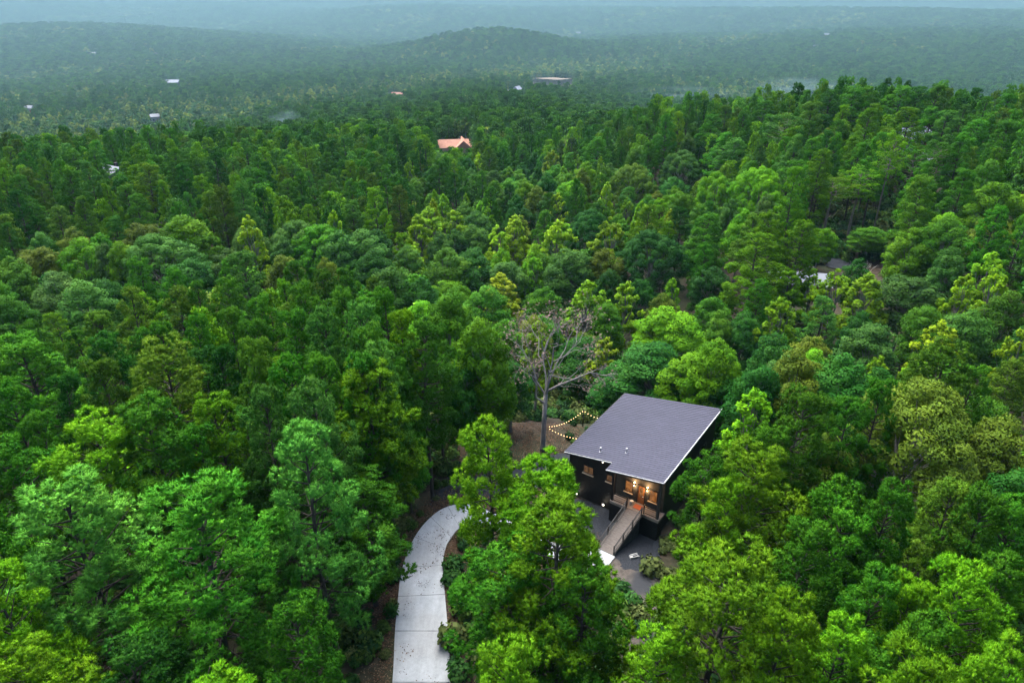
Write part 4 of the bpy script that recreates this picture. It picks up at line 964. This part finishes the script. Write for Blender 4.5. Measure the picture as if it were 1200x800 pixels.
for (x, y) in cand:
    x += rng.uniform(-1.3, 1.3); y += rng.uniform(-1.3, 1.3)
    r_ = math.hypot(x, y); a = math.degrees(math.atan2(x, y))
    u1, u2, u3, u4 = rng.uniform(size=4)
    if r_ > RFILL or (y > 30 and abs(a) > 47) or (y <= 30 and r_ > 60): continue
    if y < 20 and r_ < 9: continue
    gz = float(ground(x, y)); q = project(np.array([x, y, gz+16])); px, py, d = float(q[0]), float(q[1]), float(q[2])
    if y > 8 and d > 3: kind = kind_at(px, py, u1)
    else: kind = 'pine' if u1 < 0.8 else 'oak'
    if kind == 'poplar' and d < 50: kind = 'pine'
    h = {'pine': 14.0 + 5.0*u2, 'oak': 11.5 + 3.5*u2, 'poplar': 12.5 + 3.5*u2}[kind]
    if px > 760 and py < 185 and y > 60: h += 2.0
    rad = {'pine': 1.9 + 1.2*u3, 'oak': 2.6 + 1.8*u3*u3, 'poplar': 2.0 + 0.9*u3}[kind]
    if y < 22 and r_ < 26: h = min(h, 12.5)
    if 3 < d < 24 and -100 < px < 1300 and py < 900: continue
    if blocked(x, y, rad*0.45): continue
    if crowded(x, y, rad, 0.82): continue
    for hf in (1.0, 0.82, None):
      if hf is None: bad = True; break
      hh_ = h*hf; bad = False
      q = project(np.array([x, y, gz+hh_])); px, py, d = float(q[0]), float(q[1]), float(q[2])
      if d > 3:
        wpx = rad*FPX/d; base = project(np.array([x, y, gz+hh_*0.3])); by = float(base[1])
        # leave the views the photograph shows open
        bad = any(px+wpx*0.8 > c[0] and px-wpx*0.8 < c[2] and py < c[3] and by > c[1] and d < c[4]-1 for c in CLEAR)
        if not bad and -150 < px < 1350:
            e = EXA
            cover = (np.abs(e[:, 0]-px) < 0.75*(wpx + e[:, 3])) & (py < e[:, 1] + 1.0*e[:, 3]) & (d < e[:, 2]-0.6) & (by > e[:, 1])
            bad = bool(cover.any())
      if not bad: break       # a lower tree may stand where a tall one would hide the view
    if bad: continue
    h = hh_; rad *= (0.75 + 0.25*hf)
    cs, ps = PICK[kind]; col = cs[int(np.searchsorted(np.cumsum(ps), u4*0.999))]
    add_tree(kind, x, y, h, rad, col); gadd(len(T)-1)
print('trees near:', len(T))

# which trees show: paint crown ellipses far to near into a small item buffer
BW, BH = 600, 400
buf = np.full((BH, BW), -1, int)
for i in sorted(range(len(T)), key=lambda k: -T[k]['d']):
    t = T[i]
    if t['d'] < 4: continue
    top = (t['px']/2, t['py']/2); bq = project(np.array([t['x'], t['y'], t['z'] + t['h']*0.36])); by = float(bq[1])/2
    rx = max(0.5, t['r']*FPX/t['d']/2); cy_ = (top[1] + by)/2; ry = max(1.0, (by - top[1])/2)
    x0, x1 = int(max(0, top[0]-rx)), int(min(BW-1, top[0]+rx)); y0, y1 = int(max(0, top[1])), int(min(BH-1, by))
    if x1 < x0 or y1 < y0: continue
    yy, xx = np.mgrid[y0:y1+1, x0:x1+1]
    m_ = ((xx-top[0])/rx)**2 + ((yy-cy_)/ry)**2 <= 1
    buf[y0:y1+1, x0:x1+1][m_] = i
cnt = np.bincount(buf[buf >= 0], minlength=len(T))
for i, t in enumerate(T): t['vis'] = int(cnt[i])
single = set()
for kind in ('pine', 'oak', 'poplar'):
    ks = [i for i in range(len(T)) if T[i]['kind'] == kind and (T[i]['vis'] > 12 or (3 < T[i]['d'] < 62 and T[i]['py'] < 840 and -60 < T[i]['px'] < 1260))]
    ks.sort(key=lambda i: (-int(T[i]['ex'] or T[i]['d'] < 62), -T[i]['vis']))
    single |= set(ks[:295])
NAMES = {'pine': 'pine_tree', 'oak': 'broadleaf_tree', 'poplar': 'pointed_tree'}
print('single trees:', len(single), {k: sum(1 for i in single if T[i]['kind'] == k) for k in NAMES})

NOUN = {'pine': 'pine', 'oak': 'rounded leafy tree', 'poplar': 'pointed leafy tree'}
GROUP = {'pine': 'pines of the forest', 'oak': 'rounded leafy trees of the forest', 'poplar': 'pointed yellow-green trees of the forest'}
used_labels = set()
ONES = 'zero one two three four five six seven eight nine ten eleven twelve thirteen fourteen fifteen sixteen seventeen eighteen nineteen'.split()
TENS = 'zero ten twenty thirty forty fifty sixty seventy eighty ninety'.split()
def inwords(v):
    v = int(v)
    if v >= 100: return 'a hundred'
    if v < 20: return ONES[v]
    return TENS[v//10] + ('-' + ONES[v % 10] if v % 10 else '')
def auto_label(t):
    across, down = t['px']/12.0, t['py']/8.0
    w1 = CWORD[t['col']]
    for dx_, dy_ in ((0, 0), (0, 1), (1, 0), (0, -1), (-1, 0), (1, 1), (-1, -1), (1, -1), (-1, 1)):
        ax, dn = int(round(across)) + dx_, int(round(down)) + dy_
        xs = 'cut by the left edge' if ax < 0 else 'cut by the right edge' if ax > 100 else ('top %s percent across' % inwords(ax))
        ys = 'at the bottom edge' if dn > 100 else '%s percent down the picture' % inwords(max(dn, 0))
        lab = '%s %s, %s, %s' % (w1, NOUN[t['kind']], xs, ys)
        if lab not in used_labels: break
    return lab
order = sorted(single, key=lambda i: (T[i]['label'] is None, T[i]['d']))
for n_, i in enumerate(order):
    t = T[i]; k = t['kind']; pk = 'bigoak' if (k == 'oak' and t['r'] > 5.0) else k; vi = (i*7 + 3) % len(PROTO[pk])
    if k == 'pine' and t['d'] < 60: vi = (i % 3)*2          # broad domed crowns in the foreground
    elif k == 'pine' and i % 3: vi = 1 + 2*(i % 2)
    if t.get('tall'): pk, vi = 'tall', i % 2
    var = PROTO[pk][vi]
    lab = t['label'] or auto_label(t); used_labels.add(lab)
    root = empty(NAMES[k], (t['x'], t['y'], t['z']-0.1), rng.uniform(0, 6.28)); root.scale = (t['r']/R0[pk], t['r']/R0[pk], t['h']/H0[pk])
    tag(root, lab, 'pine tree' if k == 'pine' else 'tree', GROUP[k])
    a_ = link('trunk', var[0], None, root); b_ = link('crown', var[1], None, root)
    c_ = COL[t['col']]; j = rng.uniform(0.88, 1.12, 3); b_.color = (c_[0]*j[0], c_[1]*j[1], c_[2]*j[2], 1)

# ------------------------------------------------------------------ the mass of the forest (stuff), instanced on points
FIXED = {}
def proto_collection(name, items):
    col = bpy.data.collections.new(name)
    for i_, (me_, color) in enumerate(items):
        o = bpy.data.objects.new('%s_%02d' % (name, i_), me_); col.objects.link(o)
        slot = o.material_slots[len(o.material_slots)-1]; key = (slot.material.name.split('.')[0], tuple(color))
        if key not in FIXED: FIXED[key] = foliage_mat(key[0], 0.1, 0.5, 0.02, fixed=color)
        slot.link = 'OBJECT'; slot.material = FIXED[key]
    return col
def instancer(name, pts, rot, scl, idx, col, label):
    me_ = bpy.data.meshes.new(name); pts = np.asarray(pts, np.float32)
    me_.vertices.add(len(pts)); me_.vertices.foreach_set('co', pts.ravel())
    for nm, typ, arr, fld in (('rot', 'FLOAT', rot, 'value'), ('scl', 'FLOAT_VECTOR', scl, 'vector'), ('idx', 'INT', idx, 'value')):
        a = me_.attributes.new(nm, typ, 'POINT'); a.data.foreach_set(fld, np.asarray(arr, np.int32 if typ == 'INT' else np.float32).ravel())
    o = bpy.data.objects.new(name, me_); C.objects.link(o)
    ng = bpy.data.node_groups.new(name, 'GeometryNodeTree')
    ng.interface.new_socket('Geometry', in_out='INPUT', socket_type='NodeSocketGeometry'); ng.interface.new_socket('Geometry', in_out='OUTPUT', socket_type='NodeSocketGeometry')
    N, L = ng.nodes, ng.links.new
    gi = N.new('NodeGroupInput'); go = N.new('NodeGroupOutput'); ip = N.new('GeometryNodeInstanceOnPoints')
    ci = N.new('GeometryNodeCollectionInfo'); ci.inputs['Collection'].default_value = col; ci.inputs['Separate Children'].default_value = True; ci.inputs['Reset Children'].default_value = True
    def na(nm, typ):
        n_ = N.new('GeometryNodeInputNamedAttribute'); n_.data_type = typ; n_.inputs['Name'].default_value = nm; return n_.outputs['Attribute']
    cx = N.new('ShaderNodeCombineXYZ'); L(na('rot', 'FLOAT'), cx.inputs['Z'])
    er = N.new('FunctionNodeEulerToRotation'); L(cx.outputs[0], er.inputs[0])
    L(gi.outputs[0], ip.inputs['Points']); L(ci.outputs[0], ip.inputs['Instance']); ip.inputs['Pick Instance'].default_value = True
    L(na('idx', 'INT'), ip.inputs['Instance Index']); L(er.outputs[0], ip.inputs['Rotation']); L(na('scl', 'FLOAT_VECTOR'), ip.inputs['Scale'])
    L(ip.outputs[0], go.inputs[0])
    md = o.modifiers.new('scatter', 'NODES'); md.node_group = ng
    return tag(o, label, kind='stuff')

def setm(me_, k):
    me_.materials.append(M['bark'] if k == 'pine' else M['graybark']); me_.materials.append(M['needles'] if k == 'pine' else M['leaves']); return me_
mid_items, mid_key = [], []
for k in ('pine', 'oak', 'poplar'):
    cs, ps = PICK[k]
    geo = []
    for v in range(3):
        if k == 'pine': g_ = pine(500+v, 17, 3.0, 0.28, 0.85, 0.8, 13, 4, 0.36, 0.17, False, (0.5, 0.85), True, [0.95, 1.1, 1.4][v], 0.15)
        elif k == 'oak': g_ = broadleaf(520+v, 14, 3.4, nl=40, per=75, size=0.46, limbs=False, join=True)
        else: g_ = broadleaf(540+v, 15, 2.7, 0.22, 36, 60, 0.48, (0.55, 0.95), 'cone', False, True)
        geo.append(setm(g_, k))
    for ci_, c in enumerate(cs):
        for v in range(2):
            mid_items.append((geo[(ci_+v) % 3], COL[c])); mid_key.append((k, c))
midcol = proto_collection('mid_tree', mid_items)
keyidx = {}
for i_, kk in enumerate(mid_key): keyidx.setdefault(kk, []).append(i_)
rest = [i for i in range(len(T)) if i not in single]
pts = [(T[i]['x'], T[i]['y'], T[i]['z']-0.1) for i in rest]
scl = [(T[i]['r']/R0[T[i]['kind']],)*2 + (T[i]['h']/H0[T[i]['kind']],) for i in rest]
idx = [keyidx[(T[i]['kind'], T[i]['col'])][i % 2] for i in rest]
instancer('forest', pts, rng.uniform(0, 6.28, len(rest)), scl, idx, midcol, 'the rest of the dense mixed forest round the cabin')

# far forest: spacing and crown size grow with distance
far_items = []
for v in range(3):
    far_items.append((setm(pine(600+v, 17, 3.0, 0.25, 1.2, 0.7, 6, 3, 0.6, 0.34, False, (0.6, 1.0), True, 1.2, 0.2), 'pine'), [(0.034, 0.125, 0.012), (0.048, 0.150, 0.012), (0.022, 0.092, 0.012)][v]))
for v in range(3):
    far_items.append((setm(broadleaf(620+v, 14, 3.4, nl=26, per=26, size=0.85, limbs=False, join=True), 'oak'), [(0.034, 0.110, 0.018), (0.070, 0.150, 0.018), (0.130, 0.200, 0.020)][v]))
farcol = proto_collection('far_tree', far_items)
def far_points(r0, r1, k_, seed, amax=46):
    rs = np.random.RandomState(seed); out = []
    r_ = r0
    while r_ < r1:
        s_ = max(5.2, k_*r_); n_ = int(2*math.radians(amax)*r_/s_)
        a = np.radians(np.linspace(-amax, amax, n_)) + rs.uniform(-0.5, 0.5, n_)*s_/r_
        q = r_ + rs.uniform(-0.5, 0.5, n_)*s_
        out.append(np.stack([q*np.sin(a), q*np.cos(a), np.full(n_, s_)], 1)); r_ += s_
    return np.concatenate(out)
FP = far_points(RFILL-4, 8800, 0.0072, 11)
rs = np.random.RandomState(5)
fz = ground(FP[:, 0], FP[:, 1])
keepm = np.ones(len(FP), bool)
for hx, hy, hr_ in HOUSES: keepm &= np.hypot(FP[:, 0]-hx, FP[:, 1]-hy) > hr_ + 1.0
qx, qy, qd = project(np.stack([FP[:, 0], FP[:, 1], fz + 15], 1)); _, qb, _ = project(np.stack([FP[:, 0], FP[:, 1], fz + 2], 1))
wp = 0.55*FP[:, 2]*FPX/qd
for c in CLEAR: keepm &= ~((qx+wp*0.8 > c[0]) & (qx-wp*0.8 < c[2]) & (qy < c[3]) & (qb > c[1]) & (qd < c[4]-2))
FP, fz = FP[keepm], fz[keepm]
nF = len(FP)
patchy = np.sin(FP[:, 0]/130+1)*np.sin(FP[:, 1]/170+2) + 0.6*np.sin(FP[:, 0]/61 - FP[:, 1]/83) + rs.normal(0, 0.7, nF)
isoak = patchy + 0.9*np.exp(-((np.hypot(FP[:, 0], FP[:, 1])-750)/330)**2) > 0.45
fidx = np.where(isoak, 3 + rs.choice(3, nF, p=[.45, .35, .2]), rs.randint(0, 3, nF))
hz = rs.uniform(0.8, 1.15, nF)*np.clip(FP[:, 2]/7.5, 1.0, 1.7)**0.5
hw_ = np.where(isoak, 0.62*FP[:, 2]/3.4, 0.6*FP[:, 2]/3.0)*rs.uniform(0.85, 1.25, nF)
instancer('distant_forest', np.stack([FP[:, 0], FP[:, 1], fz-0.2], 1), rs.uniform(0, 6.28, nF), np.stack([hw_, hw_, hz], 1), fidx, farcol, 'hazy forest covering the valley and the far hills')
print('far trees', nF)

# undergrowth near the openings
def shrub(seed):
    r_ = np.random.RandomState(seed); P = unit(r_.normal(size=(260, 3)))*r_.uniform(0.4, 1, (260, 1))*np.array([0.7, 0.7, 0.55]) + np.array([0, 0, 0.45])
    V, F, Nn, Tn = leafcloud(P, P*np.array([1, 1, 0.5]) + np.array([0, 0, 0.4]), r_.uniform(0, 1, 260), 0.2, r_); me_ = foliage_mesh('shrub', V, F, Nn, Tn); me_.materials.append(M['leaves']); return me_
shr = proto_collection('shrub', [(shrub(1), (0.03, 0.10, 0.02)), (shrub(2), (0.05, 0.11, 0.02)), (shrub(3), (0.02, 0.07, 0.02)), (shrub(4), (0.07, 0.10, 0.03))])
sp_pts = []
rs = np.random.RandomState(3)
for _ in range(5200):
    x, y = rs.uniform(-40, 48), rs.uniform(16, 100)
    if blocked(x, y, -0.9): continue
    if math.hypot(x-DEAD[0], y-DEAD[1]) < 6 and rs.uniform() < 0.8: continue
    sp_pts.append((x, y, float(ground(x, y))-0.05))
n0_ = len(sp_pts)
for _ in range(700):
    x, y = rs.uniform(48, 92), rs.uniform(116, 158); sp_pts.append((x, y, float(ground(x, y))-0.05))
ns = len(sp_pts); s1 = rs.uniform(0.4, 1.5, ns); s1[n0_:] *= 1.6
instancer('undergrowth', sp_pts, rs.uniform(0, 6.28, ns), np.stack([s1, s1, s1*rs.uniform(0.6, 1.3, ns)], 1), rs.randint(0, 4, ns), shr, 'low green undergrowth on the forest floor')

# fallen leaves along the drive, the path and the yard
def fallen(seed, c):
    r_ = np.random.RandomState(seed); P = r_.uniform(-0.35, 0.35, (9, 3))*np.array([1, 1, 0.0]) + np.array([0, 0, 0.02]); V, F, Nn, Tn = leafcloud(P, np.tile([[0, 0, 1.0]], (9, 1)), r_.uniform(0, 1, 9), 0.07, r_)
    V[:, 2] = np.maximum(V[:, 2], 0.006); me_ = foliage_mesh('leaf', V, F, Nn, Tn); me_.materials.append(M['leaves']); return (me_, c)
lcol = proto_collection('fallen_leaf', [fallen(1, (0.10, 0.06, 0.035)), fallen(2, (0.14, 0.095, 0.06)), fallen(3, (0.06, 0.038, 0.024)), fallen(4, (0.17, 0.13, 0.09))])
rs = np.random.RandomState(17); lp = []
for _ in range(4200):
    k = rs.randint(0, len(cl)); t_ = rs.normal(0, 1.0)
    side_ = oc[k] if rs.uniform() < 0.5 else ic[k]; other = cl[k]; dv = (side_ - other); p = side_ + dv/np.linalg.norm(dv)*(abs(t_)*0.8 + 0.28) + rs.normal(0, 0.12, 2)
    if rs.uniform() < 0.025: p = other + dv*rs.uniform(-1, 1) + rs.normal(0, 0.1, 2)
    inside = np.min(np.hypot(cl[:, 0]-p[0], cl[:, 1]-p[1])) < np.linalg.norm(dv)*0.97
    lp.append((p[0], p[1], 0.104 if inside else 0.03))
for _ in range(1800):
    p = np.array([rs.uniform(-6, 7), rs.uniform(46, 58)]); 
    lp.append((p[0], p[1], float(ground(p[0], p[1]))+0.04))
nl_ = len(lp); s1 = rs.uniform(0.6, 1.5, nl_)
instancer('fallen_leaves', lp, rs.uniform(0, 6.28, nl_), np.stack([s1, s1, np.ones(nl_)], 1), rs.randint(0, 4, nl_), lcol, 'brown fallen leaves along the driveway edges and in the yard')

# ------------------------------------------------------------------ bare tree, snag, string lights
def dead_tree(name, base, H, spread, mat, seed, label, leaves=None, limb=None, trunk_r=0.3, fork=0.42, cat='tree', levels=4):
    rs = np.random.RandomState(seed); root = empty(name, base, 0); tag(root, label, cat)
    mb = MB(); f = Vector((0.15, 0, H*fork)); mb.tube([(0, 0, -0.3), (0, 0, 0.3), (0.05, 0.03, H*fork*0.5), f], [trunk_r*1.25, trunk_r, trunk_r*0.85, trunk_r*0.75], 9); mb.build('trunk', mat, root, True)
    tips = []
    br = MB()
    def grow(p, d, L_, r_, lev):
        d = d.normalized(); m_ = p + d*L_*0.5 + Vector(rs.normal(0, 0.07*L_, 3)); e = p + d*L_ + Vector(rs.normal(0, 0.05*L_, 3))
        br.tube([p, m_, e], [r_, r_*0.78, r_*0.55], 6 if lev > 2 else 4, cap=False)
        if lev == 0: tips.append(e); return
        if lev <= 2: tips.append(m_)
        for q in range(rs.randint(2, 4) if lev > 1 else rs.randint(2, 5)):
            nd = (d + Vector(rs.normal(0, 0.52, 3)) + Vector((0, 0, 0.16))).normalized(); grow(m_.lerp(e, rs.uniform(0.35, 1.0)), nd, L_*rs.uniform(0.55, 0.82), r_*0.5, lev-1)
    nmain = 6
    for q in range(nmain):
        a = 6.283*q/nmain + rs.uniform(-0.3, 0.3); tilt = rs.uniform(0.3, 0.7) if q else 0.1
        d = Vector((math.cos(a)*math.sin(tilt)*spread, math.sin(a)*math.sin(tilt)*spread, math.cos(tilt)))
        grow(f - Vector((0, 0, rs.uniform(0, H*0.1))), d, H*(1-fork)*rs.uniform(0.36, 0.47), trunk_r*0.42, levels)
    if limb:
        pts = [Vector(p) for p in limb]; mb = MB(); mb.tube(pts, [trunk_r*0.5, trunk_r*0.42, trunk_r*0.36, trunk_r*0.26, trunk_r*0.15], 6, cap=False); mb.build('limb', mat, root, True)
        for q in range(1, 5):
            for _ in range(2): grow(pts[q], (pts[q]-pts[q-1]).normalized() + Vector(rs.normal(0, 0.5, 3)), 0.9, 0.04, 2)
    br.build('branches', mat, root, True)['label'] = 'bare forking branches'
    if leaves:
        tp = np.array([tuple(t_) for t_ in tips]); n = leaves[0]; P = tp[rs.randint(0, len(tp), n)]
        cl_ = rs.uniform(size=len(tp)) < 0.5
        P = tp[np.nonzero(cl_)[0]][rs.randint(0, cl_.sum(), n)] + rs.normal(0, 0.22, (n, 3))
        V, F, Nn, Tn = leafcloud(P, np.tile([[0, 0, 1.0]], (n, 1)), rs.uniform(0, 1, n), 0.17, rs); me_ = foliage_mesh('dry_leaves', V, F, Nn, Tn); o = link('dry_leaves', me_, M['leaves'], root); o.color = (*leaves[1], 1); o['label'] = 'rusty brown dry leaves'
    return root
dead_tree('bare_tree', (DEAD[0], DEAD[1], 0), 15.0, 0.85, M['deadwood'], 21, 'bare grey tree with rusty leaves left behind the cabin', (1100, (0.11, 0.082, 0.07)),
          limb=[(0.2, 0, 6.4), (1.3, -0.2, 7.2), (2.6, -0.4, 7.9), (4.0, -0.4, 8.6), (5.0, -0.5, 8.4)], trunk_r=0.25, fork=0.42, levels=5)
Pn = hit(1013, 300, 9.0); dead_tree('dead_snag', (Pn[0], Pn[1], float(ground(Pn[0], Pn[1]))), 9.0, 0.9, M['snagwood'], 4, 'bleached dead snag with twisted branches on the right hillside', None, trunk_r=0.22, fork=0.55, levels=2)
Pn = hit(1060, 268, 0.0)
fl = empty('fallen_trunk', (Pn[0], Pn[1], float(Pn[2])), R(100)); tag(fl, 'pale fallen trunk leaning under the tall pines on the right', 'log')
MB().tube([(0, 0, 0), (0.3, 0.5, 2.2), (0.5, 1.2, 5.0)], [0.2, 0.16, 0.08], 8).build('log', M['snagwood'], fl, True)
MB().tube([(0.3, 0.5, 2.2), (0.9, 0.5, 2.9)], [0.06, 0.03], 6).build('branch_stub', M['snagwood'], fl, True)

def at_depth_xy(px, py, y):
    d = ray(px, py); t = y/d[1]; return Vector((d[0]*t, y, CAM_H + d[2]*t))
def string_lights(a, b, sag, n, label):
    s_ = empty('string_lights', tuple(a), 0); tag(s_, label, 'lights', 'string lights by the bare tree'); a, b = Vector(a), Vector(b)
    P = [a.lerp(b, i_/24) - Vector((0, 0, sag*4*(i_/24)*(1-i_/24))) - a for i_ in range(25)]
    MB().tube(P, [0.012]*25, 4).build('wire', M['blackmetal'], s_)
    bm_ = ico('bulb', 0.026, 2, (1, 1, 1.25)); bm_.materials.append(M['bulb'])
    for i_ in range(n):
        t_ = (i_+0.5)/n; p = a.lerp(b, t_) - Vector((0, 0, sag*4*t_*(1-t_) + 0.09)) - a
        o = link('bulb', bm_, None, s_); o.location = p
    return s_
p0 = at_depth_xy(642.5, 499, DEAD[1]-0.35); p1 = at_depth_xy(684, 480, 58.0)
p2 = at_depth_xy(702, 489, 54.5); p3 = at_depth_xy(677, 513, 50.0)
string_lights(p0, p1, 0.45, 15, 'string of warm bulbs rising from the bare tree to a pole')
string_lights(p1, p2, 0.15, 5, 'short string of warm bulbs from the pole to the cabin roof')
string_lights(p0 + Vector((0.02, 0, -0.15)), p3, 0.2, 10, 'lower string of warm bulbs from the bare tree to the cabin')
pole = empty('light_pole', (p1.x, p1.y, float(ground(p1.x, p1.y)))); tag(pole, 'thin dark pole holding the string lights behind the cabin', 'pole')
hh = p1.z - float(ground(p1.x, p1.y)); MB().tube([(0, 0, -0.2), (0, 0, hh*0.5), (0, 0, hh+0.1)], [0.06, 0.05, 0.045], 8).build('shaft', M['blackmetal'], pole, True)
MB().tube([(0, 0, hh-0.05), (0, -0.12, hh)], [0.015, 0.015], 6).build('hook', M['blackmetal'], pole)

# ------------------------------------------------------------------ haze and valley smoke
def volume_box(name, mb, col, dens, aniso, label):
    m = bpy.data.materials.new(name + '_air'); m.use_nodes = True; nt = m.node_tree; nt.nodes.clear()
    out = nt.nodes.new('ShaderNodeOutputMaterial'); pv = nt.nodes.new('ShaderNodeVolumePrincipled')
    pv.inputs['Color'].default_value = (*col, 1); pv.inputs['Density'].default_value = dens; pv.inputs['Anisotropy'].default_value = aniso; pv.inputs['Density Attribute'].default_value = ''
    pv.inputs['Temperature Attribute'].default_value = ''; pv.inputs['Color Attribute'].default_value = ''
    nt.links.new(pv.outputs[0], out.inputs['Volume'])
    try: m.cycles.homogeneous_volume = True
    except Exception: pass
    o = mb.build(name, m) if isinstance(mb, MB) else link(name, mb, m)
    return tag(o, label, kind='stuff')
HAZE = 0.00014
volume_box('haze', MB().box(-9300, 9300, -9300, 9300, -140, 175), (0.23, 0.41, 0.52), HAZE, 0.1, 'blue evening haze lying over the valley')
def smoke(px, py, dist, rx, ry, rz_, dens, label):
    """a thin drifting wisp: an ellipsoid of uneven, soft-edged smoke"""
    d = ray(px, py); P = np.array([0, 0, CAM_H]) + d*(dist/d[1])
    o = link('valley_smoke', ico('valley_smoke', 1.0, 3), None); o.scale = (rx, ry, rz_); o.location = tuple(P); tag(o, label, kind='stuff')
    m = bpy.data.materials.new('smoke_air'); m.use_nodes = True; nt = m.node_tree; nt.nodes.clear(); L = nt.links.new
    out = nt.nodes.new('ShaderNodeOutputMaterial'); pv = nt.nodes.new('ShaderNodeVolumePrincipled'); pv.inputs['Color'].default_value = (0.5, 0.7, 0.82, 1); pv.inputs['Density Attribute'].default_value = ''
    tc = nt.nodes.new('ShaderNodeTexCoord'); n = nt.nodes.new('ShaderNodeTexNoise'); n.inputs['Scale'].default_value = 1.6; n.inputs['Detail'].default_value = 4; L(tc.outputs['Object'], n.inputs['Vector'])
    ln_ = nt.nodes.new('ShaderNodeVectorMath'); ln_.operation = 'LENGTH'; L(tc.outputs['Object'], ln_.inputs[0])
    f = nt.nodes.new('ShaderNodeMapRange'); f.inputs['From Min'].default_value = 1.0; f.inputs['From Max'].default_value = 0.2; L(ln_.outputs['Value'], f.inputs['Value'])
    g = nt.nodes.new('ShaderNodeMapRange'); g.inputs['From Min'].default_value = 0.42; g.inputs['From Max'].default_value = 0.68; L(n.outputs['Fac'], g.inputs['Value'])
    mu = nt.nodes.new('ShaderNodeMath'); mu.operation = 'MULTIPLY'; L(f.outputs[0], mu.inputs[0]); L(g.outputs[0], mu.inputs[1])
    m2 = nt.nodes.new('ShaderNodeMath'); m2.operation = 'MULTIPLY'; L(mu.outputs[0], m2.inputs[0]); m2.inputs[1].default_value = dens
    L(m2.outputs[0], pv.inputs['Density']); L(pv.outputs[0], out.inputs['Volume']); o.data.materials.append(m)
smoke(938, 101, 620, 48, 30, 9, 0.016, 'bluish smoke drifting behind the right ridge')
smoke(800, 110, 640, 70, 40, 8, 0.007, 'thin smoke over the valley trees left of the thicker wisp')
smoke(333, 139, 430, 12, 14, 6, 0.03, 'small wisp of smoke beyond the left ridge')
mist = volume_box('valley_mist', ico('valley_mist', 1.0, 4, (3600, 1550, 150)), (0.30, 0.49, 0.58), 0.00028, 0.1, 'pale evening mist lying in the valley beyond the ridges'); mist.location = (0, 1950, -20)
